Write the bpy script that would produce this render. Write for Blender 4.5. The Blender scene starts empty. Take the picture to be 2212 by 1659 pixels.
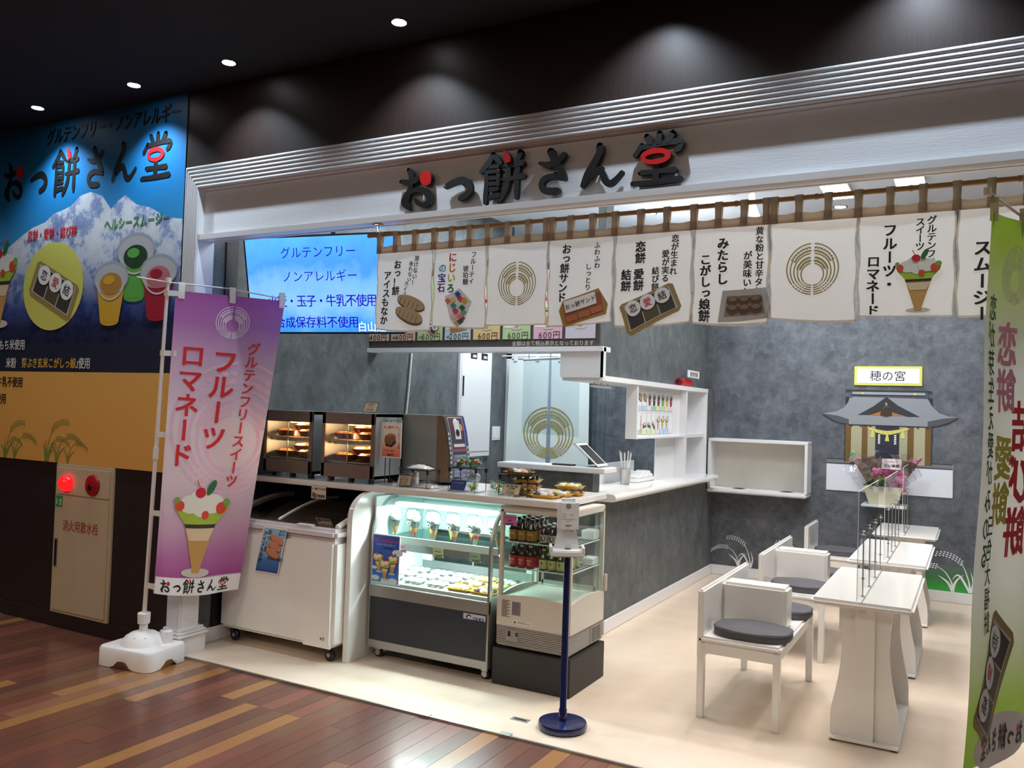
import bpy, bmesh, math, random
from mathutils import Vector, Matrix
random.seed(7)
PI=math.pi
SC=bpy.context.scene
COL=SC.collection
# ---------------------------------------------------------------- camera
cd=bpy.data.cameras.new('camera'); cam=bpy.data.objects.new('camera',cd); COL.objects.link(cam)
cd.sensor_width=36; cd.lens=1823.8/2212*36; cd.clip_start=.05; cd.clip_end=60
ya,pi_,ro=-.50196,.029684,.031973
fwd=Vector((math.sin(ya)*math.cos(pi_),math.cos(ya)*math.cos(pi_),math.sin(pi_)))
rt=Vector((math.cos(ya),-math.sin(ya),0)); up=rt.cross(fwd)
r2=rt*math.cos(ro)+up*math.sin(ro); u2=-rt*math.sin(ro)+up*math.cos(ro)
mw=Matrix.Identity(4)
for i,v in enumerate((r2,u2,-fwd)):
    for k in range(3): mw[k][i]=v[k]
mw.translation=Vector((0,-3.56,1.55)); cam.matrix_world=mw
SC.camera=cam
# ---------------------------------------------------------------- world, exposure
w=bpy.data.worlds.new('world'); SC.world=w; w.use_nodes=True
w.node_tree.nodes['Background'].inputs[0].default_value=(.75,.85,1,1)
w.node_tree.nodes['Background'].inputs[1].default_value=.10
SC.view_settings.view_transform='Standard'; SC.view_settings.look='None'
SC.view_settings.exposure=0; SC.view_settings.gamma=1; SC.view_settings.use_curve_mapping=False
SC.cycles.max_bounces=8; SC.cycles.transparent_max_bounces=24; SC.cycles.caustics_reflective=False; SC.cycles.caustics_refractive=False
SC.cycles.sample_clamp_indirect=4; SC.cycles.use_denoising=True
# ---------------------------------------------------------------- lights
def area(name,loc,sx,sy,power,col,rot=(0,0,0),spread=PI):
    l=bpy.data.lights.new(name,'AREA'); l.shape='RECTANGLE'; l.size=sx; l.size_y=sy; l.energy=power; l.color=col; l.spread=spread
    o=bpy.data.objects.new(name,l); COL.objects.link(o); o.location=loc; o.rotation_euler=rot; return o
def spot(name,loc,power,col,size,blend,rot=(0,0,0),rad=.03):
    l=bpy.data.lights.new(name,'SPOT'); l.energy=power; l.color=col; l.spot_size=math.radians(size); l.spot_blend=blend; l.shadow_soft_size=rad
    o=bpy.data.objects.new(name,l); COL.objects.link(o); o.location=loc; o.rotation_euler=rot; return o
def point(name,loc,power,col,rad=.03):
    l=bpy.data.lights.new(name,'POINT'); l.energy=power; l.color=col; l.shadow_soft_size=rad
    o=bpy.data.objects.new(name,l); COL.objects.link(o); o.location=loc; return o
COOL=(.72,.86,1); WARM=(1,.80,.60); NEU=(.93,.96,1)
LAMPX=[-7.0,-5.50,-4.53,-3.72,-2.536,-1.25,-.2,.9]
for x in LAMPX:
    spot('facade_downlight_beam',(x,-.225,3.43),47,COOL,112,.8,(0,0,0),.02)
for x in (-6,-3.8,-1.6,.6):
    for y in (-1.9,-4.6):
        spot('corridor_downlight_beam',(x,y,3.42),36 if x<-3 else 26,(1,.84,.66),125,.6,(0,0,0),.05)
for x in (-5,-1.5): area('corridor_ceiling_light',(x,-4.2,3.42),2.2,1.2,64,(1,.85,.70))
# shop ceiling panels
for x,y,p in ((-1.05,3.75,26),(-1.05,1.9,34),(.1,1.0,24),(.1,3.0,22)):
    area('ceiling_panel_light',(x,y,3.40),.55,.55,p,NEU)
area('added_uplight',(-2.40,3.2,2.72),.10,2.4,18,NEU,(PI,0,0)); area('added_uplight',(-3.2,1.86,2.68),1.8,.06,16,(.85,.93,1),(PI,0,0)); area('added_uplight',(-.8,.2,2.9),5,.08,18,NEU,(PI,0,0))  # added upward lamps, hidden from view, to brighten the white shop ceiling
for x,y,p in ((-3.3,3.2,60),(-3.0,1.3,26)):
    area('kitchen_panel_light',(x,y,3.40),.7,.7,p,(.82,.92,1))
for x,y,p,c in ((-1.35,2.2,14,WARM),(-1.30,1.75,14,WARM),(-1.82,3.6,14,NEU),(-.3,2.4,14,WARM),(-.75,.7,14,WARM),(.25,1.6,12,WARM)):
    spot('spotlight_beam',(x,y,2.86 if y in(2.2,1.75) else 3.40),p*2.2,c,95,.5,(0,0,0),.04)
# bright spot aimed at the pick-up ledge
spot('ledge_spot_beam',(-1.5,2.6,3.3),95,(.97,.98,1),46,.6,(0,math.radians(-24),0),.04)
area('back_room_light',(-4.0,5.0,2.9),.8,.6,16,(.62,.84,1))
# ---------------------------------------------------------------- materials
def L(h):
    h=h.lstrip('#'); v=[int(h[i:i+2],16)/255 for i in (0,2,4)]
    return tuple(c/12.92 if c<=.04045 else ((c+.055)/1.055)**2.4 for c in v)+(1,)
MC={}
def pm(name,col,rough=.5,metal=0,em=0,nz=.06,ns=14,bump=0,spec=.5,coat=0,emc=None):
    if name in MC: return MC[name]
    m=bpy.data.materials.new(name); m.use_nodes=True; nt=m.node_tree; b=nt.nodes['Principled BSDF']; MC[name]=m
    c=L(col) if isinstance(col,str) else tuple(col)+(1,)*(4-len(col))
    b.inputs['Base Color'].default_value=c; b.inputs['Roughness'].default_value=rough; b.inputs['Metallic'].default_value=metal
    b.inputs['Specular IOR Level'].default_value=spec; b.inputs['Coat Weight'].default_value=coat
    if em: b.inputs['Emission Color'].default_value=(L(emc) if emc else c); b.inputs['Emission Strength'].default_value=em
    if nz:
        tc=nt.nodes.new('ShaderNodeTexCoord'); n=nt.nodes.new('ShaderNodeTexNoise'); n.inputs['Scale'].default_value=ns; n.inputs['Detail'].default_value=4
        mr=nt.nodes.new('ShaderNodeMapRange'); mr.inputs['To Min'].default_value=1-nz; mr.inputs['To Max'].default_value=1+nz*.6
        hs=nt.nodes.new('ShaderNodeHueSaturation'); hs.inputs['Color'].default_value=c
        nt.links.new(tc.outputs['Object'],n.inputs['Vector']); nt.links.new(n.outputs['Fac'],mr.inputs['Value']); nt.links.new(mr.outputs[0],hs.inputs['Value']); nt.links.new(hs.outputs[0],b.inputs['Base Color'])
        if bump:
            bp=nt.nodes.new('ShaderNodeBump'); bp.inputs['Strength'].default_value=bump; bp.inputs['Distance'].default_value=.004
            nt.links.new(n.outputs['Fac'],bp.inputs['Height']); nt.links.new(bp.outputs[0],b.inputs['Normal'])
    return m
def glass(name,col='ffffff',gl=.12,tint=1,rough=.02):
    if name in MC: return MC[name]
    m=bpy.data.materials.new(name); m.use_nodes=True; nt=m.node_tree; nt.nodes.clear(); MC[name]=m; gl*=.5; tint=1-(1-tint)*.4
    o=nt.nodes.new('ShaderNodeOutputMaterial'); t=nt.nodes.new('ShaderNodeBsdfTransparent'); g=nt.nodes.new('ShaderNodeBsdfGlossy'); mx=nt.nodes.new('ShaderNodeMixShader')
    lw=nt.nodes.new('ShaderNodeLayerWeight'); lw.inputs['Blend'].default_value=.25
    mr=nt.nodes.new('ShaderNodeMapRange'); mr.inputs['To Min'].default_value=gl*.5; mr.inputs['To Max'].default_value=min(1,gl*4)
    c=L(col); t.inputs[0].default_value=tuple(x*tint for x in c[:3])+(1,); g.inputs['Roughness'].default_value=rough
    nt.links.new(lw.outputs['Facing'],mr.inputs['Value']); nt.links.new(mr.outputs[0],mx.inputs[0]); nt.links.new(t.outputs[0],mx.inputs[1]); nt.links.new(g.outputs[0],mx.inputs[2]); nt.links.new(mx.outputs[0],o.inputs[0])
    return m
def nodes(name,fn,rough=.5,**k):
    m=pm(name,'808080',rough,nz=0,**k); nt=m.node_tree; b=nt.nodes['Principled BSDF']
    fn(nt,b); return m
def N(nt,t,**k):
    n=nt.nodes.new(t)
    for a,v in k.items():
        if a in n.inputs: n.inputs[a].default_value=v
        else: setattr(n,a,v)
    return n
def ramp(nt,stops,interp='LINEAR'):
    r=nt.nodes.new('ShaderNodeValToRGB'); cr=r.color_ramp; cr.interpolation=interp
    cr.elements[0].position=stops[0][0]; cr.elements[0].color=L(stops[0][1]); cr.elements[1].position=stops[-1][0]; cr.elements[1].color=L(stops[-1][1])
    for p,c in stops[1:-1]:
        e=cr.elements.new(p); e.color=L(c)
    return r
def coord(nt,kind='Object',sc=(1,1,1)):
    tc=nt.nodes.new('ShaderNodeTexCoord'); mp=nt.nodes.new('ShaderNodeMapping'); mp.inputs['Scale'].default_value=sc
    nt.links.new(tc.outputs[kind],mp.inputs[0]); return mp.outputs[0]
def mottled(stops,sc=(1,1,1),s1=3.2,s2=16,patch=True):
    def f(nt,b):
        v=coord(nt,'Object',sc)
        a=N(nt,'ShaderNodeTexNoise',Scale=s1,Detail=7,Roughness=.68); c=N(nt,'ShaderNodeTexVoronoi',Scale=s2); c.feature='F1'
        c.distance='CHEBYCHEV'
        d=N(nt,'ShaderNodeTexNoise',Scale=s2*2.6,Detail=3)
        for n in (a,c,d): nt.links.new(v,n.inputs['Vector'])
        m1=N(nt,'ShaderNodeMath',operation='MULTIPLY_ADD'); nt.links.new(c.outputs['Color'],m1.inputs[0]); m1.inputs[1].default_value=.22; nt.links.new(a.outputs['Fac'],m1.inputs[2])
        m2=N(nt,'ShaderNodeMath',operation='MULTIPLY_ADD'); nt.links.new(d.outputs['Fac'],m2.inputs[0]); m2.inputs[1].default_value=.28; nt.links.new(m1.outputs[0],m2.inputs[2])
        r=ramp(nt,stops); nt.links.new(m2.outputs[0],r.inputs[0]); nt.links.new(r.outputs[0],b.inputs['Base Color'])
    return f
M_wall=nodes('grey_concrete_paper',mottled([(.45,'3a3f46'),(.72,'575c63'),(1,'72767c')]),.6)
M_walls=nodes('grey_streaked_paper',mottled([(.4,'3c4142'),(.75,'595e5f'),(1.1,'6c7172')],(1.4,1.4,1.05)),.6)
def brown(nt,b):
    v=coord(nt,'Object',(60,60,1.2)); a=N(nt,'ShaderNodeTexNoise',Scale=4,Detail=6,Roughness=.7); nt.links.new(v,a.inputs['Vector'])
    r=ramp(nt,[(.3,'201715'),(.55,'2d201c'),(.8,'3e2d27')]); nt.links.new(a.outputs['Fac'],r.inputs[0]); nt.links.new(r.outputs[0],b.inputs['Base Color'])
M_wst=pm('warmer_steel','a9adb0',.45,.45,nz=.08); M_brown=nodes('dark_wood_panel',brown,.45)
M_dark=pm('dark_panel','241a1a',.5,nz=.1)
M_black=pm('matt_black_ceiling','1a1a1e',.9,nz=.1)
M_white=pm('white_paint','e9e9ea',.35,nz=.02)
M_gloss=pm('white_gloss','ebe9e6',.12,nz=.02)
M_ceil=pm('white_ceiling','e4eaf0',.8,nz=.02)
M_trim=pm('white_trim','dcdde0',.4,nz=.03)
def embossed(nt,b):
    b.inputs['Base Color'].default_value=L('e2e3e6')
    v=coord(nt,'Object',(12,12,160)); a=N(nt,'ShaderNodeTexNoise',Scale=1.5,Detail=3); nt.links.new(v,a.inputs['Vector'])
    bp=N(nt,'ShaderNodeBump',Strength=.35,Distance=.002); nt.links.new(a.outputs['Fac'],bp.inputs['Height']); nt.links.new(bp.outputs[0],b.inputs['Normal'])
M_fascia=nodes('embossed_white_board',embossed,.5)
def vinyl(nt,b):
    v=coord(nt,'Object',(1,1,1)); a=N(nt,'ShaderNodeTexNoise',Scale=2.2,Detail=6,Roughness=.6); k=N(nt,'ShaderNodeTexBrick',Scale=1,offset=.5)
    k.inputs['Brick Width'].default_value=.9; k.inputs['Row Height'].default_value=.45; k.inputs['Mortar Size'].default_value=.002; k.inputs['Color1'].default_value=(.9,.9,.9,1); k.inputs['Color2'].default_value=(1,1,1,1); k.inputs['Mortar'].default_value=(.8,.8,.8,1)
    nt.links.new(v,a.inputs['Vector']); nt.links.new(v,k.inputs['Vector'])
    r=ramp(nt,[(.3,'dcc8b2'),(.6,'e8d6c2'),(.85,'efe2d2')]); nt.links.new(a.outputs['Fac'],r.inputs[0])
    m=N(nt,'ShaderNodeMix',data_type='RGBA',blend_type='MULTIPLY'); m.inputs[0].default_value=.5
    nt.links.new(r.outputs[0],m.inputs[6]); nt.links.new(k.outputs['Color'],m.inputs[7]); nt.links.new(m.outputs[2],b.inputs['Base Color'])
M_vinyl=nodes('pale_vinyl_floor',vinyl,.28)
def wood(c1,c2):
    def f(nt,b):
        v=coord(nt,'Object',(40,2.2,10)); a=N(nt,'ShaderNodeTexNoise',Scale=3,Detail=7,Roughness=.65,Distortion=.3); nt.links.new(v,a.inputs['Vector'])
        r=ramp(nt,[(.3,c1),(.7,c2)]); nt.links.new(a.outputs['Fac'],r.inputs[0]); nt.links.new(r.outputs[0],b.inputs['Base Color'])
        b.inputs['Coat Weight'].default_value=.4; b.inputs['Coat Roughness'].default_value=.12
    return f
WOODS=[nodes('plank_wood_%d'%i,wood(*c),.3) for i,c in enumerate([('633c2e','75493a'),('5a3730','69433a'),('744638','845142'),('8f623c','a27446'),('805741','8e6449'),('664634','75533e'),('704436','7e5041'),('5c3a2f','6c4738')])]
M_ss=pm('brushed_steel','b2b2b0',.38,.85,nz=.08,ns=30); M_chrome=pm('chrome','d8dade',.12,1,nz=0)
M_blk=pm('black_plastic','17171a',.4,nz=.05); M_navy=pm('navy_enamel','141d4a',.22,nz=.03,coat=.5)
M_dkp=pm('dark_blue_grey_panel','22262f',.5,nz=.06)
M_beige=pm('ivory_plastic','d8d2c6',.4,nz=.03); M_cream=pm('cream_steel','b9a88e',.5,nz=.05)
M_glass=glass('clear_glass','f8fffd',.10,.97); M_acr=glass('clear_acrylic','f4f8f8',.12,.9); M_vin=glass('clear_vinyl','e8f0f4',.14,.88,.08)
M_gdark=glass('smoked_glass','dedad2',.5,.9,.05)
M_cloth=pm('noren_cotton','dedad5',.75,nz=.03,bump=.05); M_hem=pm('beige_cotton_band','e2d6c6',.8,nz=.05)
M_bam=pm('bamboo','a98352',.45,nz=.18,ns=20)
def translucent(m,f):
    nt=m.node_tree; b=nt.nodes['Principled BSDF']; o=[n for n in nt.nodes if n.type=='OUTPUT_MATERIAL'][0]
    t=nt.nodes.new('ShaderNodeBsdfTranslucent'); mx=nt.nodes.new('ShaderNodeMixShader'); mx.inputs[0].default_value=f
    if b.inputs['Base Color'].links: nt.links.new(b.inputs['Base Color'].links[0].from_socket,t.inputs[0])
    else: t.inputs[0].default_value=b.inputs['Base Color'].default_value
    nt.links.new(b.outputs[0],mx.inputs[1]); nt.links.new(t.outputs[0],mx.inputs[2]); nt.links.new(mx.outputs[0],o.inputs[0]); return m
translucent(M_cloth,.35); translucent(M_hem,.4)
M_cush=pm('grey_cushion_cloth','56555a',.85,nz=.25,ns=9,bump=.3)
K=pm('ink_black','131214',.6,nz=0); RED=pm('ink_red','d31f2a',.5,nz=0); WHT=pm('print_white','f2f2f0',.6,nz=0)
GOLD=pm('print_gold','a99a5c',.6,nz=0); GRN=pm('print_green','2f8a4a',.6,nz=0); YEL=pm('print_yellow','d9d866',.6,nz=0)
def ink(h,em=0): return pm('print_'+h,h,.6,nz=0,em=em)
# ---------------------------------------------------------------- mesh helpers
class MB:
    def __init__(s): s.v=[]; s.f=[]; s.m=[]; s.M=Matrix.Identity(4); s.mats=[]; s.sm=[]
    def mi(s,m):
        if m not in s.mats: s.mats.append(m)
        return s.mats.index(m)
    def add(s,vs,fs,m,smooth=False):
        b=len(s.v); s.v+= [s.M@Vector(p) for p in vs]; i=s.mi(m)
        for f in fs: s.f.append([b+k for k in f]); s.m.append(i); s.sm.append(smooth)
        return s
    def box(s,x0,x1,y0,y1,z0,z1,m,c=0):
        if c<=0:
            return s.add([(x0,y0,z0),(x1,y0,z0),(x1,y1,z0),(x0,y1,z0),(x0,y0,z1),(x1,y0,z1),(x1,y1,z1),(x0,y1,z1)],[(0,3,2,1),(4,5,6,7),(0,1,5,4),(1,2,6,5),(2,3,7,6),(3,0,4,7)],m)
        bm=bmesh.new(); bmesh.ops.create_cube(bm,size=1)
        for v in bm.verts: v.co=Vector(((x0+x1)/2+v.co.x*(x1-x0),(y0+y1)/2+v.co.y*(y1-y0),(z0+z1)/2+v.co.z*(z1-z0)))
        bmesh.ops.bevel(bm,geom=bm.edges[:],offset=min(c,(x1-x0)/2.1,(y1-y0)/2.1,(z1-z0)/2.1),segments=2,affect='EDGES')
        bm.verts.index_update(); s.add([v.co.copy() for v in bm.verts],[[v.index for v in f.verts] for f in bm.faces],m,True); bm.free(); return s
    def prism(s,pts,m,t0,t1,ax='y',smooth=False):   # pts 2-D outline, extruded along ax between t0 and t1
        n=len(pts); mp={'y':lambda a,b,t:(a,t,b),'x':lambda a,b,t:(t,a,b),'z':lambda a,b,t:(a,b,t)}[ax]
        vs=[mp(a,b,t0) for a,b in pts]+[mp(a,b,t1) for a,b in pts]
        fs=[list(range(n)),list(range(2*n-1,n-1,-1))]; s.add(vs,fs,m)
        return s.add(vs,[(i,(i+1)%n,n+(i+1)%n,n+i) for i in range(n)],m,smooth)
    def tube(s,pts,r,m,n=8,cap=True):
        P=[Vector(p) for p in pts]; vs=[]; R=r if isinstance(r,(list,tuple)) else [r]*len(P)
        for i,p in enumerate(P):
            d=(P[min(i+1,len(P)-1)]-P[max(i-1,0)]).normalized()
            a=d.cross(Vector((0,0,1)) if abs(d.z)<.9 else Vector((1,0,0))).normalized(); b=d.cross(a)
            vs+=[p+(a*math.cos(k*2*PI/n)+b*math.sin(k*2*PI/n))*R[i] for k in range(n)]
        fs=[(i*n+k,i*n+(k+1)%n,(i+1)*n+(k+1)%n,(i+1)*n+k) for i in range(len(P)-1) for k in range(n)]
        if cap: fs+= [list(range(n))[::-1],[(len(P)-1)*n+k for k in range(n)]]
        return s.add(vs,fs,m,True)
    def lathe(s,prof,c,m,n=16,ax='z'):              # prof [(r,z)]
        vs=[]
        for r,z in prof:
            for k in range(n):
                a=k*2*PI/n; q=(r*math.cos(a),r*math.sin(a),z)
                if ax=='y': q=(q[0],q[2],q[1])
                if ax=='x': q=(q[2],q[0],q[1])
                vs.append((c[0]+q[0],c[1]+q[1],c[2]+q[2]))
        fs=[(i*n+k,i*n+(k+1)%n,(i+1)*n+(k+1)%n,(i+1)*n+k) for i in range(len(prof)-1) for k in range(n)]
        fs+=[list(range(n))[::-1],[(len(prof)-1)*n+k for k in range(n)]]
        return s.add(vs,fs,m,True)
    def ball(s,c,r,m,n=10,k=6,sq=(1,1,1)):
        pr=[(max(1e-4,math.sin(i*PI/k)),-math.cos(i*PI/k)) for i in range(k+1)]
        vs=[]
        for a,z in pr:
            for j in range(n): vs.append((c[0]+r*sq[0]*a*math.cos(j*2*PI/n),c[1]+r*sq[1]*a*math.sin(j*2*PI/n),c[2]+r*sq[2]*z))
        return s.add(vs,[(i*n+j,i*n+(j+1)%n,(i+1)*n+(j+1)%n,(i+1)*n+j) for i in range(k) for j in range(n)],m,True)
    def grid(s,fn,nu,nv,m,smooth=True,thick=0):
        vs=[fn(i/nu,j/nv) for j in range(nv+1) for i in range(nu+1)]
        fs=[(j*(nu+1)+i,j*(nu+1)+i+1,(j+1)*(nu+1)+i+1,(j+1)*(nu+1)+i) for j in range(nv) for i in range(nu)]
        return s.add(vs,fs,m,smooth)
    def build(s,name,parent=None,local=False,shade=None):
        me=bpy.data.meshes.new(name); off=Vector((0,0,0))
        if parent is not None and not local:
            p=parent
            while p is not None: off+=p.location; p=p.parent
        me.from_pydata([tuple(v-off) for v in s.v],[],s.f); me.update()
        for m in s.mats: me.materials.append(m)
        me.polygons.foreach_set('material_index',s.m); me.polygons.foreach_set('use_smooth',s.sm)
        me.update()
        try: me.set_sharp_from_angle(angle=math.radians(38))
        except Exception: pass
        o=bpy.data.objects.new(name,me); COL.objects.link(o)
        if parent is not None: o.parent=parent
        return o
def solid(o,t):
    md=o.modifiers.new('thickness','SOLIDIFY'); md.thickness=t; md.offset=0; return o
def tag(o,label,cat,group=None,kind=None):
    if label: o['label']=label
    if cat: o['category']=cat
    if group: o['group']=group
    if kind: o['kind']=kind
    return o
def thing(name,label,cat,loc=(0,0,0),rz=0,group=None):
    o=bpy.data.objects.new(name,None); COL.objects.link(o); o.empty_display_size=.05; o.location=loc; o.rotation_euler=(0,0,rz)
    return tag(o,label,cat,group)
def struct(o,label=None):
    o['kind']='structure'
    if label: o['label']=label
    return o
def dup(root,loc,rz=None,label=None,group=None):
    def cp(o,p):
        c=o.copy(); COL.objects.link(c)
        if p is not None: c.parent=p
        for ch in list(o.children): cp(ch,c)
        return c
    r=cp(root,None); r.location=loc
    if rz is not None: r.rotation_euler=(0,0,rz)
    if label: r['label']=label
    if group: r['group']=group
    return r
# ---------------------------------------------------------------- flat print helper
_fc=bpy.data.curves.new('glyph','FONT'); _fo=bpy.data.objects.new('glyph',_fc); COL.objects.link(_fo)
_GC={}
def glyph(ch,bold):
    k=(ch,bold)
    if k not in _GC:
        _fc.body=ch; _fc.size=1; _fc.offset=bold; _fc.resolution_u=2 if ord(ch[0])>256 else 3; _fo.update_tag()
        dg=bpy.context.evaluated_depsgraph_get(); dg.update(); e=_fo.evaluated_get(dg); me=e.to_mesh()
        _GC[k]=([(v.co.x,v.co.y) for v in me.vertices],[tuple(p.vertices) for p in me.polygons]); e.to_mesh_clear()
    return _GC[k]
def adv(ch): return 1.0 if ord(ch)>0x2e80 or ch in '・' else {'0':.6}.get(ch,.3 if ch in '!,.1:| ' else .6)
class Art:
    def __init__(s): s.e=[]
    def raw(s,pts,faces,m,l): s.e.append((pts,faces,m,l)); return s
    def poly(s,pts,m,l=0): return s.raw(list(pts),[tuple(range(len(pts)))],m,l)
    def rect(s,x0,y0,x1,y1,m,l=0,nx=1,ny=1):
        p=[(x0+(x1-x0)*i/nx,y0+(y1-y0)*j/ny) for j in range(ny+1) for i in range(nx+1)]
        return s.raw(p,[(j*(nx+1)+i,j*(nx+1)+i+1,(j+1)*(nx+1)+i+1,(j+1)*(nx+1)+i) for j in range(ny) for i in range(nx)],m,l)
    def ell(s,cx,cy,rx,ry,m,l=0,rot=0,n=20):
        c,d=math.cos(rot),math.sin(rot)
        return s.poly([(cx+rx*math.cos(t*2*PI/n)*c-ry*math.sin(t*2*PI/n)*d,cy+rx*math.cos(t*2*PI/n)*d+ry*math.sin(t*2*PI/n)*c) for t in range(n)],m,l)
    def ring(s,cx,cy,r0,r1,a0,a1,m,l=0,n=16,cy1=None):
        cy1=cy if cy1 is None else cy1
        P=[];F=[]
        for i in range(n+1):
            a=math.radians(a0+(a1-a0)*i/n); P+=[(cx+r0*math.cos(a),cy+r0*math.sin(a)),(cx+r1*math.cos(a),cy1+r1*math.sin(a))]
        for i in range(n): F.append((2*i,2*i+1,2*i+3,2*i+2))
        return s.raw(P,F,m,l)
    def stroke(s,pts,m,l=0,sx=1,sy=1,ox=0,oy=0,caps=True):
        P=[(x,y,w) for x,y,w in pts]; Q=[]
        for i in range(len(P)-1):      # smooth resample
            p0=P[max(i-1,0)];p1=P[i];p2=P[i+1];p3=P[min(i+2,len(P)-1)]
            for t in (0,.33,.66):
                Q.append(tuple(.5*((2*p1[k])+(-p0[k]+p2[k])*t+(2*p0[k]-5*p1[k]+4*p2[k]-p3[k])*t*t+(-p0[k]+3*p1[k]-3*p2[k]+p3[k])*t**3) for k in range(3)))
        Q.append(P[-1]); Lf=[];Rt=[]
        for i,(x,y,ww) in enumerate(Q):
            a=Q[max(i-1,0)];b=Q[min(i+1,len(Q)-1)]; dx,dy=b[0]-a[0],b[1]-a[1]; n=math.hypot(dx,dy) or 1
            Lf.append((x-dy/n*ww,y+dx/n*ww)); Rt.append((x+dy/n*ww,y-dx/n*ww))
        def cap(q,r,sg):
            x,y,ww=q; d=math.atan2(q[1]-r[1],q[0]-r[0]); return [(x+ww*math.cos(d+t)*1,y+ww*math.sin(d+t)) for t in ((.5*PI,.25*PI,0,-.25*PI,-.5*PI)[1:4] if sg else (-.25*PI,0,.25*PI))]
        pts2=[]; nn=len(Q)
        V=[];F=[]
        for a,b in zip(Lf,Rt): V+=[a,b]
        for i in range(nn-1): F.append((2*i,2*i+1,2*i+3,2*i+2))
        if caps:
            c1=cap(Q[-1],Q[-2],True); b=len(V); V+=c1; F.append((2*nn-1,b+2,b+1,b,2*nn-2))
            c0=cap(Q[0],Q[1],False); b=len(V); V+=c0; F.append((0,b+2,b+1,b,1)) if 0 else F.append((1,b,b+1,b+2,0)[::-1])
        return s.raw([(ox+x*sx,oy+y*sy) for x,y in V],F,m,l)
    def ch(s,c,x,y,size,m,l=2,bold=.012,rot=0,sx=1,sy=1,slant=0):  # centred on x,y
        V,F=glyph(c,0); cx=.5 if adv(c)==1 else adv(c)/2; cs,sn=math.cos(rot),math.sin(rot); P=[]
        for a,b in V:
            a=(a-cx)*size*sx; b=(b-.38)*size*sy; a+=b*slant; P.append((x+a*cs-b*sn,y+a*sn+b*cs))
        if bold<=.007: return s.raw(P,F,m,l)
        bb=bold*(1.15 if bold>=.018 else .75)*size
        for k,(dx,dy) in enumerate(((-bb,-bb*.6),(bb,-bb*.6),(-bb,bb*.6),(bb,bb*.6))): s.raw([(a+dx,b+dy) for a,b in P],F,m,l+k*.03)
        return s
    def text(s,t,x,y,size,m,l=2,bold=.012,align='l',sx=1,sy=1,rot=0,pitch=1,slant=0):
        ws=[adv(c)*size*sx*pitch for c in t]; W=sum(ws); cx={'l':0,'c':-W/2,'r':-W}[align]
        for c,wd in zip(t,ws):
            d=cx+wd/2
            if c!=' ': s.ch(c,x+d*math.cos(rot),y+d*math.sin(rot),size,m,l,bold,rot,sx,sy,slant)
            cx+=wd
        return s
    def vtext(s,t,x,ytop,size,m,l=2,bold=.015,pitch=1,slant=0,sx=1):  # vertical Japanese
        y=ytop-size*pitch/2
        for c in t:
            if c in 'ー（）「」': s.ch(c,x+slant*(y-ytop),y,size,m,l,bold,-PI/2)
            elif c!=' ':
                o=size*.08 if c in 'っゃゅょッャュョィァェォ' else 0
                s.ch(c,x+o+slant*(y-ytop),y+o,size,m,l,bold,0,sx)
            y-=size*pitch*(.6 if c==' ' else 1)
        return s
    def build(s,name,parent,fn,lay=.0009,local=False,cut=0):
        b=MB()
        for i,(P,F,m,l) in enumerate(s.e):
            if cut:
                xs=[p[0] for p in P]; ys=[p[1] for p in P]
                if max(xs)-min(xs)>cut*1.2 or max(ys)-min(ys)>cut*1.2:
                    bm=bmesh.new(); vv=[bm.verts.new((p[0],p[1],0)) for p in P]
                    for f in F:
                        try: bm.faces.new([vv[k] for k in f])
                        except ValueError: pass
                    for ax,lo,hi in ((0,min(xs),max(xs)),(1,min(ys),max(ys))):
                        k=math.floor(lo/cut)+1
                        while k*cut<hi:
                            co=[0,0,0]; co[ax]=k*cut; no=[0,0,0]; no[ax]=1
                            bmesh.ops.bisect_plane(bm,geom=bm.verts[:]+bm.edges[:]+bm.faces[:],plane_co=co,plane_no=no); k+=1
                    bm.verts.index_update(); P=[(v.co.x,v.co.y) for v in bm.verts]; F=[tuple(v.index for v in f.verts) for f in bm.faces]; bm.free()
            b.add([fn(x,y,lay*(l+1)+(i%37)*9e-6) for x,y in P],F,m)
        return b.build(name,parent,local)
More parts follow.
